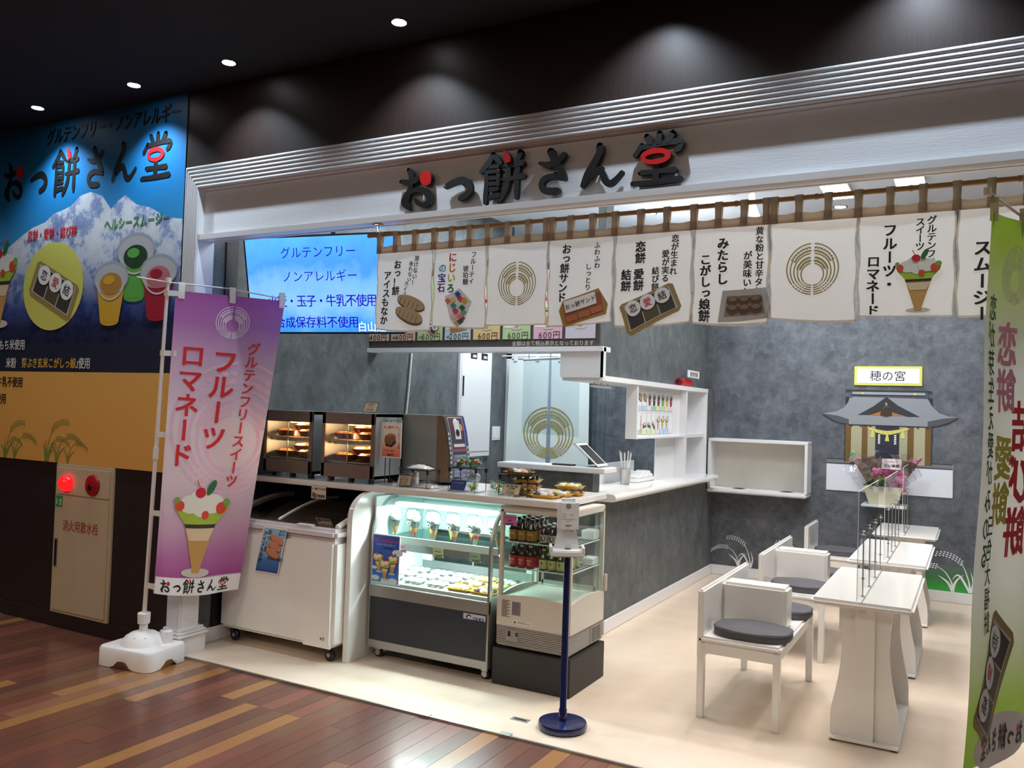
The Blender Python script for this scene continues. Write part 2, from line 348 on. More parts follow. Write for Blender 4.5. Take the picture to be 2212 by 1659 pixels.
# ---------------------------------------------------------------- drawn motifs
LOGO=[[[(-781,45,12),(-734,35,15),(-700,41,17),(-678,48,13)],[(-737,101,12),(-719,74,16),(-720,31,14),(-724,1,14),(-743,-37,20),(-753,-65,25),(-740,-87,18),(-725,-105,8)],[(-726,-18,12),(-684,-8,13),(-642,-15,16),(-607,-45,16),(-605,-78,16),(-638,-91,13),(-673,-77,12),(-689,-56,7)]],[[(-501,-9,12),(-451,9,16),(-403,14,18),(-368,-7,18),(-358,-39,17),(-378,-64,17),(-410,-77,15)]],[[(-228,123,12),(-251,85,16),(-293,44,12)],[(-226,120,12),(-203,97,14),(-184,76,10)],[(-264,45,10),(-261,-23,12),(-264,-75,13),(-265,-112,12)],[(-257,65,10),(-200,61,10)],[(-256,40,11),(-194,37,8)],[(-255,8,11),(-195,4,8)],[(-254,-21,11),(-197,-23,10)],[(-197,44,11),(-196,-29,10)],[(-253,-49,12),(-198,-50,10)],[(-256,-90,13),(-223,-83,13),(-190,-82,11)],[(-78,117,16),(-86,93,13),(-106,69,11)],[(-171,64,6),(-127,59,11),(-66,65,15)],[(-171,-5,9),(-124,-5,11),(-57,0,15)],[(-140,52,13),(-142,-4,13),(-153,-54,14),(-175,-94,13),(-191,-115,11)],[(-89,59,14),(-92,-9,13),(-92,-71,13),(-92,-103,10)]],[[(36,50,9),(71,38,14),(112,42,17),(143,62,15),(160,78,13)],[(89,100,18),(99,72,14),(127,29,16),(155,-14,15),(166,-37,11)],[(156,-31,13),(97,-20,14),(59,-30,16),(45,-53,15),(60,-82,16),(100,-90,16),(129,-90,14)]],[[(340,96,17),(341,65,16),(315,19,17),(286,-32,20),(260,-81,11)],[(291,-46,13),(323,-21,15),(344,-17,15),(360,-40,15),(375,-71,16),(398,-84,15),(427,-66,12),(453,-39,10)]],[[(570,109,15),(586,84,14)],[(627,117,14),(624,82,15)],[(687,111,16),(668,80,15)],[(545,72,12),(530,49,12),(516,32,12)],[(547,64,12),(608,68,12),(676,73,13),(724,67,15),(719,43,14),(704,32,11)],[(617,-25,15),(616,-65,15),(614,-93,15)],[(543,-51,12),(622,-52,11),(699,-53,14)],[(506,-97,11),(603,-99,12),(725,-95,14)]]]
LRED=[[(-590,41),(-591,28),(-597,17),(-606,10),(-617,6),(-629,8),(-641,13),(-650,23),(-657,35),(-660,49),(-658,62),(-652,73),(-643,80),(-632,84),(-620,82),(-608,77),(-599,67),(-592,55)],[(-167,140),(-155,134),(-141,121),(-129,105),(-125,88),(-127,75),(-139,72),(-153,72),(-159,85),(-164,105),(-167,124)]]
LRING=[[(685,17),(683,5),(675,-5),(661,-14),(642,-19),(621,-22),(599,-20),(578,-16),(561,-8),(549,3),(544,14),(545,26),(553,36),(568,45),(587,51),(608,53),(630,51),(651,46),(668,38),(679,28)],[(657,15),(656,10),(650,6),(640,3),(628,1),(614,0),(600,0),(587,2),(576,5),(569,9),(566,13),(568,18),(573,22),(583,25),(595,27),(609,28),(624,28),(637,26),(647,23),(654,19)]]
def logo(A,ox,oy,sx,sy,m,red,l=3):
    for g in LOGO:
        for st in g: A.stroke([(x/1000,y/1000,w_/1000) for x,y,w_ in st],m,l,sx,sy,ox,oy)
    for p in LRED: A.poly([(ox+x/1000*sx,oy+y/1000*sy) for x,y in p],red,l+1)
    o,i=LRING; n=len(o); A.raw([(ox+x/1000*sx,oy+y/1000*sy) for x,y in o+i],[(k,(k+1)%n,n+(k+1)%n,n+k) for k in range(n)],red,l+1)
def emblem(A,cx,cy,r,m,l=1,sx=1,bg=None):
    B=Art(); wd=.046
    for k in range(5):
        rr=1-k*.1375; c=-.21*k/4
        for sg in (0,1):
            a0=[86,28,84,14,80][k]; segs=[(a0,-38),(-40,-46),(-48,-54),(-56,-62),(-64,-87)]
            for a,b in segs:
                if sg: a,b=180-a,180-b
                B.ring(0,c,rr-wd*1.1,rr,a,b,m,l,14 if abs(a-b)>20 else 2)
    for r0,r1,a0,a1,c in ((.93,.80,24,86,-.04),(.80,.70,24,86,-.05),(.64,.54,14,82,-.15),(.53,.45,18,82,-.17)):
        n=int((a1-a0)/7.5)
        for i in range(n):
            for sg in (1,-1):
                a=math.radians(a0+(i+.5)*(a1-a0)/n); rm=(r0+r1)/2
                B.ell(sg*rm*math.cos(a),c+rm*math.sin(a),.066,.040,m,l,rot=(a+2.0) if sg>0 else PI-(a+2.0),n=8)
    for P,F,mm,ll in B.e: A.raw([(cx+x*r*sx,cy+y*r) for x,y in P],F,mm,ll)
def rice(A,x,y,s,m,flip=1,l=1,two=True):
    def q(px,py,w_): return (x+flip*px*s,y+py*s,w_*s)
    A.stroke([q(0,0,.035),q(-.02,.25,.02),q(-.2,.55,.012),q(-.42,.68,.01)],m,l)
    A.stroke([q(0,0,.035),q(-.12,.25,.03),q(-.36,.42,.006)],m,l); A.stroke([q(.01,0,.035),q(.06,.25,.03),q(.18,.42,.018),q(.27,.5,.004)],m,l)
    heads=[((-.42,.68),(-.62,.72),(-.8,.68),(-1.0,.52))]
    if two:
        A.stroke([q(.45,0,.035),q(.42,.3,.02),q(.32,.62,.012),q(.22,.84,.01)],m,l); A.stroke([q(.44,.02,.03),q(.22,.42,.03),q(.1,.48,.02),q(0,.35,.005)],m,l)
        A.stroke([q(.46,.02,.03),q(.52,.3,.022),q(.46,.6,.004)],m,l); heads.append(((.22,.84),(.06,1.0),(-.16,1.1),(-.42,1.04)))
    for h in heads:
        n=9
        for i in range(n):
            t=i/(n-1); a=(1-t)**3;b=3*t*(1-t)**2;c=3*t*t*(1-t);d=t**3
            hx=a*h[0][0]+b*h[1][0]+c*h[2][0]+d*h[3][0]; hy=a*h[0][1]+b*h[1][1]+c*h[2][1]+d*h[3][1]
            for k in (-1,0,1): A.ell(x+flip*(hx+.02*k)*s,y+(hy+.055*k)*s,.03*s,.02*s,m,l+1,rot=-.5*flip,n=7)
def parfait(A,x,y,s,l=2,tilt=0):   # height about 1*s, centre of foot at x,y
    c=[ink('cfcabf'),ink('e9e6da'),ink('a7bf3d'),ink('c99a55'),ink('e2c9a4'),ink('3a2f22'),ink('c8102e'),ink('1f6b3a'),ink('d9482f'),ink('7ea63a')]
    def P(pts,m,k): A.poly([(x+a*s+b*s*tilt,y+b*s) for a,b in pts],m,l+k)
    A.ell(x,y+.03*s,.2*s,.055*s,c[0],l)
    P([(-.05,.03),(.05,.03),(.07,.12),(.2,.55),(-.2,.55),(-.07,.12)],c[3],1)
    P([(-.13,.4),(.13,.4),(.21,.56),(-.21,.56)],c[4],2); P([(-.2,.545),(.2,.545),(.22,.6),(-.22,.6)],c[5],3)
    P([(-.21,.59),(.21,.59),(.34,.74),(.36,.8),(-.36,.8),(-.34,.74)],c[2],4)
    for a,b,r,k in ((-.16,.82,.15,1),(.14,.83,.16,1),(-.02,.88,.17,1),(0,.76,.12,1)): A.ell(x+a*s+b*s*tilt,y+b*s,r*s,r*.72*s,c[1],l+5+(a>0))
    for a,b,r,k in ((-.3,.8,.06,8),(.26,.78,.07,8),(.32,.84,.05,9),(-.34,.86,.04,9),(.05,.7,.05,8)): A.ell(x+a*s+b*s*tilt,y+b*s,r*s,r*s,c[k],l+7)
    A.ell(x-.04*s+s*tilt,y+.96*s,.07*s,.06*s,c[6],l+8); A.stroke([(x-.05*s+s*tilt,y+1.0*s,.006*s),(x-.1*s+s*tilt,y+1.1*s,.006*s)],c[6],l+8)
    A.ell(x+.1*s+s*tilt,y+1.02*s,.045*s,.1*s,c[7],l+9,rot=-.5)
def mochibox(A,x,y,s,rot,l=2,mir=1):
    c,d=math.cos(rot),math.sin(rot)
    def T(a,b): return (x+mir*(a*c-b*d)*s,y+(a*d+b*c)*s)
    A.poly([T(a,b) for a,b in ((-.5,-.2),(-.44,-.26),(.44,-.26),(.5,-.2),(.5,.2),(.44,.24),(-.44,.24),(-.5,.2))],ink('a08a52'),l)
    A.poly([T(a,b) for a,b in ((-.44,-.2),(.44,-.2),(.42,.2),(-.42,.2))],ink('c9c2ae'),l+1)
    for k,cc in enumerate(('3b3632','5a5138','3a3f36')): A.poly([T(a,b) for a,b in ((-.41+k*.28,-.18),(-.15+k*.28,-.18),(-.15+k*.28,.1),(-.41+k*.28,.1))],ink(cc),l+2)
    A.poly([T(a,b) for a,b in ((-.38,.0),(.4,.0),(.4,.19),(-.38,.19))],ink('2a2a2c'),l+3)
    for k,g in enumerate('恋愛結'):
        px,py=T(-.27+k*.27,.1); A.ell(px,py,.135*s,.13*s,WHT,l+4); A.ch(g,px,py,.15*s,RED if k==1 else K,l+5,.01,rot*mir,mir)
def monaka(A,x,y,s,l=2,n=2,cc='b39a74',c2='6b553c'):
    for k in range(n):
        yy=y-k*.3*s; A.ell(x+(-.04*k)*s,yy-.02*s,.45*s,.17*s,ink(c2),l+2*k,rot=-.35); A.ell(x+(-.04*k)*s,yy+.02*s,.45*s,.155*s,ink(cc),l+1+2*k,rot=-.35)
        for j in range(5): A.stroke([(x+(-.3+.13*j)*s,yy+(.15-.045*j)*s,.006*s),(x+(-.36+.13*j)*s,yy+(.0-.045*j)*s,.006*s)],ink(c2),l+2+2*k)
def jewels(A,x,y,s,l=2):
    A.poly([(x-.4*s,y+.3*s),(x+.05*s,y+.5*s),(x+.42*s,y+.15*s),(x+.2*s,y-.35*s),(x,y-.5*s),(x-.2*s,y-.3*s)],ink('e4e0de'),l)
    for i,(a,b,cc) in enumerate(((-.3,.2,'e0667a'),(-.15,.22,'d8cf5a'),(0,.36,'2b45b8'),(.08,.24,'e23b2e'),(.2,.2,'d9a531'),(-.12,.08,'2f8f8c'),(0,.05,'bfe0c6'),(.14,.02,'1f6a48'),(-.05,-.06,'d23f5b'),(.18,-.1,'6aa88f'),(-.1,-.2,'efb9b8'),(.08,-.2,'e37f86'),(.15,-.25,'8c4b6e'),(0,-.36,'d9a06a'),(.1,-.33,'33564e'))):
        r=.1*s; A.poly([(x+a*s-r,y+b*s),(x+a*s,y+b*s+r*.7),(x+a*s+r,y+b*s-.1*r),(x+a*s+.1*r,y+b*s-r)],ink(cc),l+1+i%3)
def cuppic(A,x,y,s,cc,c2,l=2):
    A.ell(x,y+.04*s,.24*s,.07*s,ink(cc),l); A.poly([(x-.24*s,y+.03*s),(x+.24*s,y+.03*s),(x+.38*s,y+.72*s),(x-.38*s,y+.72*s)],ink(cc),l+.5)
    A.ell(x,y+.80*s,.46*s,.29*s,ink('a4a9ad'),l+1); A.ell(x,y+.77*s,.43*s,.26*s,ink('b9bdc0'),l+1.5); A.ell(x,y+.70*s,.29*s,.19*s,ink(c2),l+2); A.ell(x-.05*s,y+.76*s,.15*s,.08*s,ink(cc),l+3); A.ring(x,y+.80*s,.36*s,.39*s,190,350,ink('cfd2d4'),l+3)
def sando(A,x,y,s,rot,l=2):
    c,d=math.cos(rot),math.sin(rot); T=lambda a,b:(x+(a*c-b*d)*s,y+(a*d+b*c)*s)
    A.poly([T(a,b) for a,b in ((-.5,-.24),(.46,-.28),(.54,-.1),(.42,.28),(-.38,.28),(-.52,.1))],ink('a97f3c'),l)
    A.poly([T(a,b) for a,b in ((-.42,-.16),(.42,-.2),(.44,.2),(-.4,.22))],ink('9a5238'),l+1)
    for k in range(3): A.poly([T(a,b) for a,b in ((-.4+.28*k,-.17),(-.15+.28*k,-.18),(-.15+.28*k,-.06),(-.4+.28*k,-.05))],ink('b9714c'),l+2)
    A.poly([T(a,b) for a,b in ((-.38,.02),(.32,.0),(.33,.24),(-.37,.26))],WHT,l+3); p=T(-.02,.13); A.text('おっ餅サンド',p[0],p[1],.115*s,K,l+4,.008,'c',rot=rot)
def tray6(A,x,y,s,l=2):
    A.poly([(x-.5*s,y-.3*s),(x+.5*s,y-.26*s),(x+.44*s,y+.3*s),(x-.42*s,y+.28*s)],ink('b9b4ae'),l); A.poly([(x-.38*s,y-.2*s),(x+.38*s,y-.17*s),(x+.33*s,y+.17*s),(x-.33*s,y+.17*s)],ink('8c7a6c'),l+1)
    for i in range(3):
        for j in range(2): A.ell(x+(-.22+.22*i)*s,y+(-.08+.16*j)*s,.12*s,.085*s,ink('5d4232'),l+2+(1-j)); A.ell(x+(-.22+.22*i)*s,y+(-.05+.16*j)*s,.08*s,.05*s,ink('87705c'),l+3+(1-j))
# ---------------------------------------------------------------- building shell
def slab(name,x0,x1,y0,y1,z0,z1,m,label=None,parent=None):
    return struct(MB().box(x0,x1,y0,y1,z0,z1,m).build(name,parent),label) if parent is None else MB().box(x0,x1,y0,y1,z0,z1,m).build(name,parent)
fl=slab('floor',-9,4,-8,-.002,-.1,-.012,WOODS[1],'dark wooden corridor floor of mixed brown planks')
x=-6.72; r_=random.Random(3)
cubes=[]
while x<.75:
    y=-3.05+r_.uniform(0,.6); first=True
    if first: y=-3.05
    while y<-.012:
        ln=r_.choice((.45,.6,.75,.9,1.2,1.5)); y1=min(y+ln,-.004)
        if -.004-y1<.25: y1=-.004
        if y1<-.9+ (x+6.1)*-.55 and False: pass
        k=r_.choice((0,0,1,1,2,2,3,4,5,6,7,7)); wd=.0935
        b=MB(); a=.0009; h=r_.uniform(-.0003,.0004)
        b.box(x+a,x+wd-a,y+a,y1-a,-.012,-.001+h,WOODS[k]); b.build('plank',fl); y=y1
    x+=.0935
slab('floor',-4.32,4,0,8,-.1,.006,M_vinyl,'pale beige vinyl floor of the shop')
th=struct(MB().box(-4.14,3.5,-.012,.0,-.02,.010,M_ss).build('trim_1'),'thin metal edging between wooden floor and pale floor')
slab('ceiling',-9,4,-8,.0,3.455,3.6,M_black,'black corridor ceiling')
slab('ceiling',-9,4,.0,8,3.455,3.6,M_ceil,'white shop ceiling')
slab('wall_front',-9,-4.29,.0,.12,0,3.455,M_dark,'dark brown facade wall left of the shop')
slab('wall_front',-4.29,4,.0,.12,2.975,3.455,M_brown,'dark wood grain panel above the shop frame')
bb=struct(MB().box(-9,-4.30,-.012,0,0,.092,M_dark).build('baseboard_front'),'dark skirting along the facade'); 
slab('wall_left',-4.40,-4.26,.13,4.15,0,3.455,M_walls,'grey mottled wall on the left inside the shop')
slab('wall_back',-2.40,3.9,4.7,4.85,0,3.455,M_wall,'grey mottled back wall of the shop')
slab('wall_back',-9,-2.4,5.9,6.05,0,3.455,M_ceil,'bright wall of the back room')
slab('wall_right',3.75,3.9,.12,4.7,0,3.455,M_wall,'grey wall on the right')
slab('wall_left',-9,-8.9,-8,0,0,3.455,M_dark); slab('wall_behind',-9,4,-8,-7.9,0,3.455,pm('far_mall_wall','8a857c',.8))
slab('wall_right',3.9,4.0,-8,.12,0,3.455,M_dark)
# bar wall with a deep white-framed opening
slab('wall_middle',-2.55,-2.25,1.82,4.7,0,.936,M_walls,'grey streaked low wall below the serving ledge'); slab('wall_middle',-2.55,-2.335,1.82,4.7,1.80,2.7,M_walls,'grey streaked wall above the serving opening'); slab('wall_middle',-2.55,-2.25,4.40,4.7,.937,1.799,M_walls,'grey wall beside the serving opening')
slab('wall_middle',-2.31,-2.25,1.82,1.95,2.7,3.455,M_walls,'slim grey corner column rising to the ceiling')
W=MB(); W.box(-3.03,-2.30,1.83,1.95,0,1.125,M_walls); W.box(-4.26,-2.31,1.83,1.90,2.0,2.66,M_walls); struct(W.build('wall_kitchen'),'grey half wall under the pass counter and board wall above')
W=MB(); W.box(-3.36,-2.55,4.10,4.2,0,2.7,M_wall); W.box(-4.26,-3.36,4.10,4.2,2.12,2.7,M_wall); struct(W.build('wall_back'),'dark grey kitchen end wall beside the bright doorway')
W=MB()
for a,b,c,d in ((-4.26,-4.20,0,2.12),(-3.42,-3.36,0,2.12),(-4.26,-3.36,2.07,2.12)): W.box(a,b,4.07,4.21,c,d,M_white)
struct(W.build('door_1'),'white frame of the bright back room doorway')
W=MB(); W.box(-2.25,-2.235,1.95,4.7,.006,.10,M_white,.004); W.box(-2.235,3.7,4.685,4.7,.006,.10,M_white,.004); struct(W.build('baseboard_back'),'white skirting along the partition and back wall')
struct(MB().box(-4.26,-4.247,.16,3.0,.006,.10,M_white,.004).build('baseboard_left'),'white skirting on the left wall')
struct(MB().box(-4.2601,-4.25,.30,.40,.1,3.4,M_blk).build('trim_2'),'narrow black strip on the left wall')
# white framing trim of serving opening
W=MB(); t=.032
W.box(-2.56,-2.232,1.80,1.84,1.786,1.995,M_white); W.box(-4.26,-2.232,1.78,1.92,1.966,2.0,M_white)
W.box(-2.56,-2.232,1.84,4.40,1.764,1.800,M_white); W.box(-2.56,-2.235,4.36,4.40,.99,1.77,M_white); W.box(-2.255,-2.235,1.80,1.84,1.766,1.99,M_white)
W.box(-2.40,-2.24,3.74,3.775,.99,1.77,M_white); W.box(-2.36,-2.345,3.27,3.74,.99,1.352,M_white); W.box(-2.555,-2.25,3.775,4.36,1.345,1.375,M_white)
W.box(-2.47,-2.45,3.775,4.40,.99,1.77,M_white); W.box(-2.57,-2.55,1.84,3.3,.99,1.145,M_white)
struct(W.build('trim_3'),'white frame and shelf bay of the serving opening')
# reeded frame
S=MB(); S.box(-4.29,-4.177,.0,.13,.15,2.83,M_white); jam=struct(S.build('trim_4'),'white reeded frame around the shop opening')
MB().box(-4.29,4,.002,.12,2.83,2.975,M_white).build('frame_board',jam)
wd=.0238
for i in range(6):
    o=i*wd; b=MB(); n=6; pr=[(o+wd*k/n,-.002-.014*math.sin(PI*k/n)**.7) for k in range(n+1)]
    xo=-4.293; zo=2.977
    vs=[];
    for d,y in pr: vs+=[(xo+d*.82,y,.15),(xo+d*.82,y,zo-d),(3.9,y,zo-d)]
    fs=[]
    for k in range(n):
        for j in range(2): fs.append((3*k+j,3*k+j+1,3*k+3+j+1,3*k+3+j))
    b.add(vs,fs,M_trim,True); b.build('reed',jam)
P=MB(); P.box(-4.32,-4.15,-.03,.17,0,.11,M_white,.004); P.box(-4.335,-4.135,-.045,.185,.11,.128,M_white,.006); P.box(-4.325,-4.145,-.035,.175,.128,.143,M_white,.006); P.box(-4.312,-4.158,-.02,.16,.143,.16,M_white,.004)
P.build('plinth',jam)
# fascia with lip
F=MB(); F.box(-4.177,4,.042,.10,2.552,2.83,M_fascia); fas=struct(F.build('trim_5'),'white embossed fascia board behind the raised shop name')
F=MB(); F.box(-4.177,4,.0,.085,2.522,2.552,M_white); F.build('lip',fas)
# fascia top shadow gap closed
MB().box(-4.29,4,.10,.12,2.5221,2.975,M_white).build('backing',fas)
# raised letters
names=['o','small_tsu','mochi','sa','n','hall']
M_let=pm('black_letter_foam','0d0e11',.6,nz=.03); M_lr=pm('red_letter_face','d0141c',.35,nz=.03)
LL=['black raised letter with a red dot at the left end of the shop name','small black hooked raised letter after the red dotted one','dense black raised character with a red leaf stroke','black raised letter with crossed arms and open curl','black raised letter shaped like a flowing h','black raised character with a red oval ring at the right end of the shop name']
OX,OZ=-1.875,2.68
reds={0:[LRED[0]],2:[LRED[1]]}
for gi,g in enumerate(LOGO):
    A=Art()
    for st in g: A.stroke([(x_/1000,y_/1000,w_/1000) for x_,y_,w_ in st],M_let)
    cx=sum(p[0] for st in g for p in st)/sum(len(st) for st in g)/1000
    t=thing('sign_letter',LL[gi],'letter',(OX+cx,.042,OZ-.12),group='raised letters of the shop name')
    b=MB()
    def ext(b,Pp,Fs,m,y0,y1):
        vs=[(OX+a,y0,OZ+c) for a,c in Pp]; n=len(vs); vs+=[(OX+a,y1,OZ+c) for a,c in Pp]
        E={}
        for f in Fs:
            for k in range(len(f)):
                e=(f[k],f[(k+1)%len(f)]); E[e]=1
        sides=[(a,c_,n+c_,n+a) for a,c_ in E if (c_,a) not in E]
        b.add(vs,[tuple(f) for f in Fs]+[tuple(n+k for k in reversed(f)) for f in Fs]+sides,m)
    for q_,(Pp,Fs,m,l) in enumerate(A.e): ext(b,Pp,Fs,m,.0+q_*.0003,.022+q_*.0002)
    b.tube([(OX+cx,.02,OZ),(OX+cx,.044,OZ)],.008,M_let,6)
    b.build('stroke',t)
    if gi in reds:
        b=MB()
        for p in reds[gi]:
            pp=[(x_/1000,y_/1000) for x_,y_ in p]; ext(b,pp,[tuple(range(len(pp)))],M_let,.004,.022); ext(b,pp,[tuple(range(len(pp)))],M_lr,-.004,.0035)
        b.tube([(OX+cx,.02,OZ+.04),(OX+cx,.044,OZ+.04)],.006,M_let,6)
        o=b.build('accent_stroke',t); o['label']='red accent stroke'
    if gi==5:
        b=MB(); o_,i_=LRING; n=len(o_); pp=[(x_/1000,y_/1000) for x_,y_ in o_+i_]; fs=[(k,(k+1)%n,n+(k+1)%n,n+k) for k in range(n)]
        ext(b,pp,fs,M_let,.004,.022); ext(b,pp,fs,M_lr,-.004,.0035); o=b.build('accent_ring',t); o['label']='red oval ring'
# ceiling downlights
M_em=pm('lamp_glow','ffffff',.5,nz=0,em=14)
def downlight(x,y,label,group,r=.045,z=3.455):
    t=thing('downlight',label,'light',(x,y,z),group=group); r*=.82
    MB().lathe([(r*1.05,-.004),(r*1.25,-.006),(r*1.3,0),(r*1.05,0)],(x,y,z),M_chrome,20).build('trim_ring',t)
    MB().lathe([(r,-.0045),(r,-.002)],(x,y,z),M_em,20).build('lamp_face',t); return t
for i,x in enumerate(LAMPX[:5]):
    if i==0: continue
    lab={1:'black ceiling downlight, leftmost one in view, above the mural',2:'ceiling downlight above the mural, second from the left',3:'ceiling downlight just right of the mural corner',4:'ceiling downlight nearest the top edge, above the raised black lettering'}.get(i,'ceiling downlight over the shop frame')
    downlight(x,-.225,lab,'facade ceiling downlights')
for x,y,lab in ((-1.834,3.583,'round white ceiling downlight above the noren beside the cone pendants'),(-2.734,4.054,'round white ceiling downlight above the middle of the noren'),(-1.082,4.418,'round white ceiling downlight behind the noren right of the bright square lamp'),(-3.0,3.4,'round ceiling downlight over the kitchen left of the grey column')):
    downlight(x,y,lab,'shop ceiling downlights',.06)
def panel(x,y,label):
    t=thing('ceiling_panel_lamp',label,'light',(x,y,3.455),group='square ceiling lamps'); MB().box(x-.11,x+.11,y-.25,y+.25,3.425,3.4549,M_white,.004).build('housing',t); MB().box(x-.10,x+.10,y-.24,y+.24,3.42,3.4252,M_em).build('diffuser',t)
panel(-1.02,3.75,'bright rectangular ceiling lamp behind the right part of the noren'); panel(-.47,3.5,'bright ceiling lamp glimpsed over the noren at the right')
def pendant(x,y,label):
    t=thing('pendant_lamp',label,'light',(x,y,2.86),group='white cone pendant lamps')
    MB().lathe([(.008,.6),(.008,.2),(.02,.2),(.028,.13),(.075,.005),(.078,0),(.07,0),(.024,.12)],(x,y,2.86),M_white,20).build('shade',t)
    MB().ball((x,y,2.885),.022,pm('warm_bulb','fff0d0',.5,nz=0,em=20)).build('bulb',t)
pendant(-1.35,2.2,'white cone pendant lamp nearer the front, beside its twin'); pendant(-1.42,2.55,'white cone pendant lamp half hidden behind its twin')
t=thing('sprinkler_head','small ceiling sprinkler left of the grey column','sprinkler',(-3.5,3.9,3.455)); MB().lathe([(.035,0),(.035,-.004),(.012,-.006),(.012,-.03),(.022,-.034),(.022,-.037)],(-3.5,3.9,3.455),M_ss,14).build('head',t)
# ---------------------------------------------------------------- mural
def skyf(nt,b):
    v=coord(nt,'Object',(1,1,1)); sx=N(nt,'ShaderNodeSeparateXYZ'); nt.links.new(v,sx.inputs[0])
    a=N(nt,'ShaderNodeTexNoise',Scale=4.5,Detail=8,Roughness=.7); nt.links.new(v,a.inputs['Vector'])
    # height z, mountains below a noisy ridge
    mz=N(nt,'ShaderNodeMapRange'); mz.inputs['From Min'].default_value=.66; mz.inputs['From Max'].default_value=1.66; nt.links.new(sx.outputs[2],mz.inputs['Value'])
    r1=ramp(nt,[(.36,'5a78b8'),(.45,'8aa2d0'),(.50,'dfe6f0'),(.62,'f4f5f7')]); nt.links.new(a.outputs['Fac'],r1.inputs[0])
    r2=ramp(nt,[(0,'1d2036'),(.26,'262c50'),(.40,'4a5c9a'),(.55,'a3b1d2'),(.72,'dfe4ee'),(.9,'f0f2f6')]); nt.links.new(mz.outputs[0],r2.inputs[0])
    m=N(nt,'ShaderNodeMix',data_type='RGBA',blend_type='MULTIPLY'); m.inputs[0].default_value=.85; nt.links.new(r2.outputs[0],m.inputs[6]); nt.links.new(r1.outputs[0],m.inputs[7])
    nt.links.new(m.outputs[2],b.inputs['Base Color'])
M_mtn=nodes('mural_mountain_print',skyf,.45)
def gz(name,z0,z1,stops,rough=.5,kind='Object',ax=2):
    def f(nt,b):
        v=coord(nt,kind); sx=N(nt,'ShaderNodeSeparateXYZ'); nt.links.new(v,sx.inputs[0]); mz=N(nt,'ShaderNodeMapRange'); mz.inputs['From Min'].default_value=z0; mz.inputs['From Max'].default_value=z1
        nt.links.new(sx.outputs[ax],mz.inputs['Value']); r=ramp(nt,stops); nt.links.new(mz.outputs[0],r.inputs[0]); nt.links.new(r.outputs[0],b.inputs['Base Color'])
    return nodes(name,f,rough)
M_sky=gz('mural_sky_print',1.41,2.36,[(0,'3f9fd8'),(.4,'1f83c4'),(1,'1a6fae')])
M_or=gz('mural_orange_print',0,.61,[(0,'d29a50'),(1,'dba758')])
mu=thing('wall_mural','large printed wall mural of snowy mountains, drinks and orange rice field','mural',(-5.65,0,1.09))
MB().box(-7.0,-4.305,-.005,-.0,1.088,3.4549,M_dkp).build('panel',mu)
mu.children[0].location=(0,0,0)
A=Art(); m0=-7.0; m1=-4.307
A.rect(m0,2.3,m1,3.453,M_sky,0); A.rect(m0,1.712,m1,2.4,M_mtn,1)
A.poly([(m0,2.3),(m1,2.3),(m1,2.66),(-4.45,2.68),(-4.62,2.76),(-4.75,2.79),(-4.86,2.86),(-4.93,2.83),(-5.0,2.78),(-5.1,2.88),(-5.22,2.915),(-5.33,2.90),(-5.42,2.84),(-5.5,2.82),(-5.62,2.80),(-5.7,2.75),(-5.85,2.72),(-6.0,2.66),(-6.12,2.60),(-6.3,2.58),(-6.6,2.66),(m0,2.5)],M_mtn,1)
A.rect(m0,1.702,m1,1.9,pm('mural_dark_forest','20243a',.5,nz=.3,ns=6),2); A.rect(m0,1.09,m1,1.704,M_or,3)
A.text('グルテンフリー・ノンアレルギー',-5.73,3.345,.098,pm('mural_maroon','2a1114',.5,nz=0),5,.02,'l',sx=.93,sy=1.25,slant=.12)
logo(A,-5.30,3.075,1.17,1.28,K,RED,5)
A.text('恋餅・愛餅・結び餅',-5.90,2.665,.065,ink('d8203c'),5,.02,'l',sx=.95,sy=1.25); A.text('ヘルシースムージー',-5.06,2.68,.075,GRN,5,.02,'l',sx=.95,sy=1.15); A.text('フルーツ・ロマネード',-6.12,2.64,.055,ink('d8203c'),5,.02,'r',sy=1.2)
A.ell(-5.585,2.295,.335,.305,YEL,4,n=40); mochibox(A,-5.57,2.27,.52,-.42,6)
cuppic(A,-4.96,2.02,.38,'d9a92f','b98338',8); cuppic(A,-4.73,2.17,.40,'5fae4a','183f20',5); cuppic(A,-4.50,2.04,.38,'a3142c','c2707a',11)
parfait(A,-6.2,2.03,.55,6)
A.text('国産もち米使用',-5.865,1.895,.066,ink('cfcfd2'),6,.018,'r',sx=.95,sy=1.2)
A.text('使用',-5.135,1.765,.066,ink('cfcfd2'),6,.018,'r',sx=.95,sy=1.2); A.text('「',-5.93,1.765,.066,ink('cfcfd2'),6,.018,'l'); A.text('芽ぶき玄米こがしっ娘',-5.895,1.765,.064,ink('d6a63a'),6,.02,'l',sx=.95,sy=1.2); A.text('」',-5.29,1.765,.066,ink('cfcfd2'),6,.018,'l'); A.text('米粉',-5.96,1.765,.066,ink('cfcfd2'),6,.018,'r',sx=.95,sy=1.2)
A.text('小麦・玉子・牛乳不使用',-5.87,1.63,.066,K,6,.018,'r',sx=.95,sy=1.2); A.text('使用',-6.06,1.51,.066,K,6,.018,'r',sx=.95,sy=1.2)
M_rg=ink('6f8034')
for xx,ss,ff in ((-6.05,.2,-1),(-5.93,.24,-1),(-5.55,.23,-1),(-5.45,.26,-1),(-5.33,.20,-1),(-6.35,.22,-1)): rice(A,xx,1.092,ss,M_rg,ff,5,ss>.23)
A.build('print',mu,lambda x,z,h:(x,-.005-h,z),.0007)
